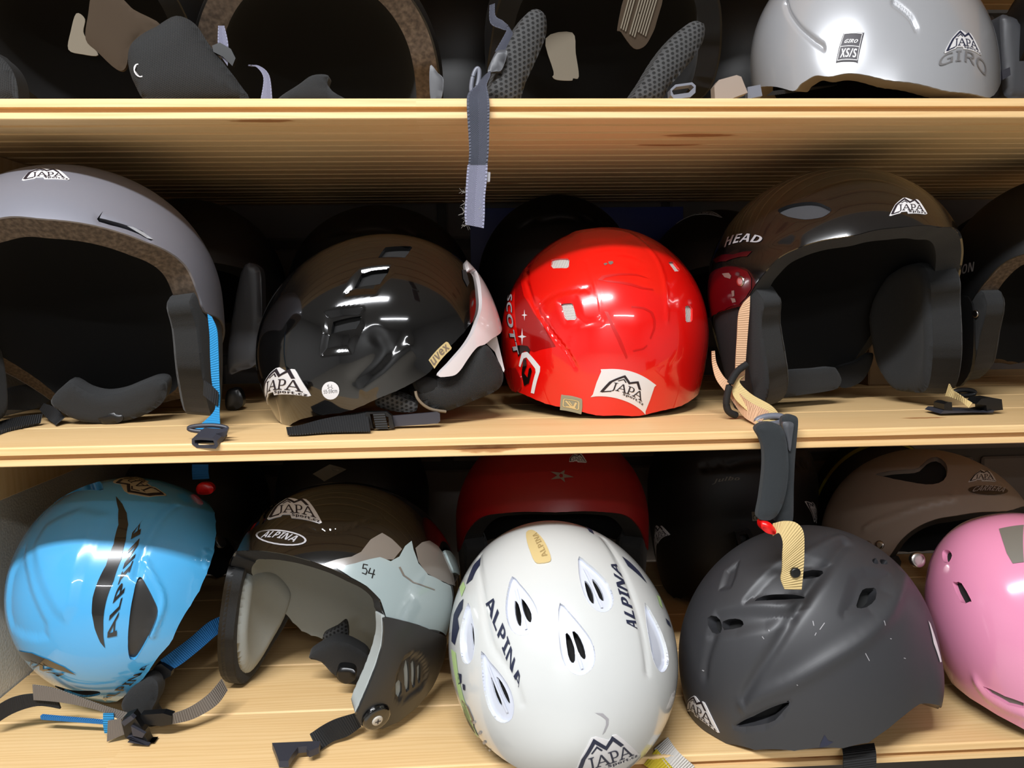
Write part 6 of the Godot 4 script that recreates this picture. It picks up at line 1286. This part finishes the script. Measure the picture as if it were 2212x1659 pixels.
func top_open_helmet_c() -> void:
	var h := helmet("dark helmet with grey mesh ear pads and a paper label inside on the top shelf", [0.14, 0.14, 0.13, 0.14, 0.14, 0.1613, 0.445, -0.2, 0, 0, 0, 0.12], 0.325)
	shell(h, rim([0, 56, 30, 58, 50, 66, 66, 84, 78, 102, 100, 116, 140, 134, 180, 140]), [], "black_satin", "black_foam", "black_lining", 0.026, 0.07)
	cushion(h, [0.0567, 0.3841, -0.05], Vector3(0, 0.3, 0), [-0.0376, 0.0523, -0.0306, 0.0277, -0.0208, 0.0046, -0.0072, -0.0207, 0.0045, -0.0365, 0.0142, -0.0419, 0.0229, -0.0386, 0.0257, -0.0277, 0.0236, -0.0136, 0.0136, 0.0082, 0.0017, 0.0319, -0.0083, 0.0536], 0.018, 0.01, "mesh_cloth_grey", "ear_pad", "grey mesh ear pad", 0.014)
	cushion(h, [0.2144, 0.3793, -0.06], Vector3(0, 0.2, 0), [-0.0481, 0.0446, -0.0344, 0.021, -0.0188, -0.0028, -0.003, -0.0214, 0.0149, -0.0367, 0.027, -0.0394, 0.0331, -0.0327, 0.0312, -0.0202, 0.0213, -0.0036, 0.0053, 0.0152, -0.0086, 0.0302, -0.0185, 0.0449], 0.018, 0.01, "mesh_cloth_grey", "ear_pad", "", 0.014)
	cushion(h, [0.1168, 0.4151, -0.2], Vector3(0, 0, 0), [-0.0223, -0.031, 0.0096, -0.0378, 0.0137, -0.0137, 0.0173, 0.0131, 0.0104, 0.0152, 0.0082, 0.0177, -0.009, 0.0169, -0.0146, 0.0131, -0.0132, 0.007], 0.001, 0, "paper", "paper_label", "crumpled paper label", 0.004)
	cushion(h, [0.1881, 0.4323, -0.11], Vector3(0, 0, 0), [-0.0105, -0.0387, 0.0245, -0.0352, 0.0188, -0.0019, 0.013, 0.013, 0.0052, 0.0242, -0.0065, 0.0261, -0.0202, 0.0094, -0.0241, 0.0038], 0.001, 0, "cardboard", "striped_label", "", 0.012)
	var sl := Build.new()
	var slb := board(h, [0.1869, 0.4431, -0.108], Vector3(0, 0, 0))
	stroke(sl, slb, V([-0.0088, -0.0271, 0.0242, -0.0236, 0.006, 0.0338, -0.0214, 0.0172]), V([0.05, 0, 0.05, 0.98]), 0.045, 0.0004)
	stroke(sl, slb, V([-0.0088, -0.0271, 0.0242, -0.0236, 0.006, 0.0338, -0.0214, 0.0172]), V([0.14, 0, 0.14, 0.98]), 0.045, 0.0004)
	stroke(sl, slb, V([-0.0088, -0.0271, 0.0242, -0.0236, 0.006, 0.0338, -0.0214, 0.0172]), V([0.23, 0, 0.23, 0.98]), 0.045, 0.0004)
	stroke(sl, slb, V([-0.0088, -0.0271, 0.0242, -0.0236, 0.006, 0.0338, -0.0214, 0.0172]), V([0.41, 0, 0.41, 0.98]), 0.045, 0.0004)
	stroke(sl, slb, V([-0.0088, -0.0271, 0.0242, -0.0236, 0.006, 0.0338, -0.0214, 0.0172]), V([0.5, 0, 0.5, 0.98]), 0.045, 0.0004)
	stroke(sl, slb, V([-0.0088, -0.0271, 0.0242, -0.0236, 0.006, 0.0338, -0.0214, 0.0172]), V([0.59, 0, 0.59, 0.98]), 0.045, 0.0004)
	stroke(sl, slb, V([-0.0088, -0.0271, 0.0242, -0.0236, 0.006, 0.0338, -0.0214, 0.0172]), V([0.68, 0, 0.68, 0.86]), 0.045, 0.0004)
	stroke(sl, slb, V([-0.0088, -0.0271, 0.0242, -0.0236, 0.006, 0.0338, -0.0214, 0.0172]), V([0.77, 0, 0.77, 0.86]), 0.045, 0.0004)
	stroke(sl, slb, V([-0.0088, -0.0271, 0.0242, -0.0236, 0.006, 0.0338, -0.0214, 0.0172]), V([0.86, 0, 0.86, 0.86]), 0.045, 0.0004)
	stroke(sl, slb, V([-0.0088, -0.0271, 0.0242, -0.0236, 0.006, 0.0338, -0.0214, 0.0172]), V([0.95, 0, 0.95, 0.86]), 0.045, 0.0004)
	part(sl, "label_lines", "paper", h.node)
	strap(h, [0.0238, 0.4313, -0.06, 0.0244, 0.4134, -0.058, 0.0359, 0.4064, -0.055, 0.0463, 0.4004, -0.05, 0.0368, 0.3799, -0.045], [0.0293, 0.4331, -0.06, 0.0299, 0.4203, -0.058, 0.0378, 0.4141, -0.055, 0.041, 0.4055, -0.05, 0.028, 0.3816, -0.045], "strap_slate", "rear_strap", "")
	cushion(h, [0.0302, 0.3679, -0.03], Vector3(0, 0, 0), [-0.0027, -0.0073, 0.0026, -0.0106, 0.0095, -0.009, 0.004, 0.0079, -0.003, 0.0096, -0.0103, 0.0096], 0.006, 0.002, "leatherette", "strap_sleeve", "", 0.005)
	wire(h, [0.0106, 0.3434, -0.012, 0.0095, 0.3394, -0.012, 0.0082, 0.336, -0.012, 0.0068, 0.3336, -0.012, 0.0055, 0.3324, -0.012, 0.0044, 0.3326, -0.012, 0.0038, 0.3342, -0.012, 0.0036, 0.3369, -0.012, 0.0039, 0.3405, -0.012, 0.0046, 0.3446, -0.012, 0.0057, 0.3485, -0.012, 0.007, 0.3519, -0.012, 0.0084, 0.3543, -0.012, 0.0097, 0.3555, -0.012, 0.0107, 0.3553, -0.012, 0.0114, 0.3538, -0.012, 0.0116, 0.351, -0.012, 0.0113, 0.3474, -0.012, 0.0106, 0.3434, -0.012, 0.0095, 0.3394, -0.012], 0.0022, "plastic_grey", "strap_ring", h.node, "grey strap ring")
	strap(h, [0.0172, 0.3512, -0.02, 0.0127, 0.3448, -0.012, 0.0091, 0.3365, 0, 0.0002, 0.3273, 0.004, -0.0009, 0.3118, 0.008, 0.0001, 0.289, 0.008, 0.0003, 0.2727, 0.008, -0.0008, 0.2614, 0.007], [0.0225, 0.3554, -0.02, 0.0222, 0.3481, -0.012, 0.0183, 0.3365, 0, 0.0197, 0.3265, 0.004, 0.0203, 0.315, 0.008, 0.0196, 0.2955, 0.008, 0.019, 0.2759, 0.008, 0.0174, 0.2613, 0.007], "strap_slate", "hanging_strap", "slate grey strap hanging over the shelf edge")
	strap(h, [-0.0014, 0.2611, 0.0105, -0.0027, 0.2493, 0.0105, -0.0038, 0.2329, 0.0105, -0.005, 0.2164, 0.0105, -0.0044, 0.2061, 0.0105], [0.0176, 0.261, 0.0105, 0.0166, 0.2476, 0.0105, 0.0146, 0.2311, 0.0105, 0.014, 0.2146, 0.0105, 0.0129, 0.2026, 0.0105], "strap_lilac", "strap_end", "pale frayed strap end")
	flat_piece(h, [0.0168, 0.2554, 0.008, 0.0201, 0.2549, 0.008, 0.0195, 0.2463, 0.008, 0.0171, 0.246, 0.008], [0, 0, -0.004], "print_silver", "strap_clip", h.node, [], "")
	frays(h, [-0.0038, 0.2362, 0.0105, -0.0045, 0.2263, 0.0105, -0.005, 0.2181, 0.0105, -0.0035, 0.2098, 0.0105, -0.0036, 0.2056, 0.0105, 0.012, 0.2245, 0.0105, 0.0127, 0.2163, 0.0105])
	flat_piece(h, [0.1994, 0.3387, -0.02, 0.2042, 0.343, -0.02, 0.221, 0.3452, -0.02, 0.2246, 0.3421, -0.02, 0.2243, 0.3353, -0.02, 0.2193, 0.3311, -0.02, 0.2034, 0.3289, -0.02, 0.1998, 0.3328, -0.02], [0, 0, -0.012], "plastic_grey", "buckle", h.node, [[0.2007, 0.337, -0.02, 0.2051, 0.3408, -0.02, 0.2201, 0.3428, -0.02, 0.2228, 0.3404, -0.02, 0.2175, 0.3353, -0.02, 0.2025, 0.3333, -0.02]], "grey buckle frame standing on the shelf")
func top_edge_helmet() -> void:
	var h := helmet("black helmet with folded ear pads at the right end of the top shelf", [0.13, 0.13, 0.13, 0.14, 0.14, 0.807, 0.445, -0.2, -0.3491, 0, 0, 0.12], 0.325)
	shell(h, rim([0, 74, 25, 75, 45, 80, 60, 92, 74, 106, 100, 112, 140, 112, 180, 112]), [], "black_satin", "black_foam", "black_lining", 0.026, 0.07)
	cushion(h, [0.6729, 0.4323, -0.2], Vector3(0, 0, 0), [-0.0184, -0.0382, -0.0085, -0.042, 0.0061, -0.0346, 0.018, -0.0044, 0.0232, 0.0528, -0.0075, 0.0528, -0.0126, 0.0147], 0.02, 0.008, "leatherette", "ear_pad", "", 0.012)
	flat_piece(h, [0.6468, 0.4041, -0.18, 0.6566, 0.4079, -0.18, 0.6581, 0.3986, -0.18, 0.6484, 0.393, -0.18], [0, 0, -0.01], "plastic_slate", "slider", h.node, [], "")
func top_rear_helmet() -> void:
	var h := helmet("black helmet in the gap beside the silver helmet on the top shelf", [0.13, 0.14, 0.13, 0.14, 0.14, 0.4031, 0.475, -0.45, 3.1416, 0, 0, 0.12], 0.325)
	shell(h, rim([0, 98, 45, 100, 80, 148, 120, 153, 180, 154]), [], "black_satin", "black_foam", "black_lining", 0.022, 0.07)
func top_rear_helmet_b() -> void:
	var h := helmet("black helmet between the foam rimmed helmet and the mesh padded helmet", [0.13, 0.14, 0.13, 0.13, 0.13, -0.0141, 0.475, -0.45, 3.1416, 0, 0, 0.12], 0.325)
	shell(h, rim([0, 98, 45, 100, 80, 148, 120, 153, 180, 154]), [], "black_satin", "black_foam", "black_lining", 0.022, 0.07)
func build_helmets() -> void:
	grey_open_helmet()
	black_side_helmet()
	red_helmet()
	dark_open_helmet()
	black_right_helmet()
	blue_helmet()
	black_grey_helmet()
	white_helmet()
	matt_black_helmet()
	pink_helmet()
	silver_helmet()
	dark_rear_helmet_a()
	dark_rear_helmet_b()
	dark_rear_helmet_c()
	dark_rear_helmet_d()
	dark_rear_helmet_e()
	dark_low_helmet_a()
	dark_low_helmet_b()
	red_rear_helmet()
	black_low_helmet_c()
	lime_edged_helmet()
	taupe_helmet()
	top_open_helmet_a()
	top_open_helmet_b()
	top_open_helmet_c()
	top_edge_helmet()
	top_rear_helmet()
	top_rear_helmet_b()
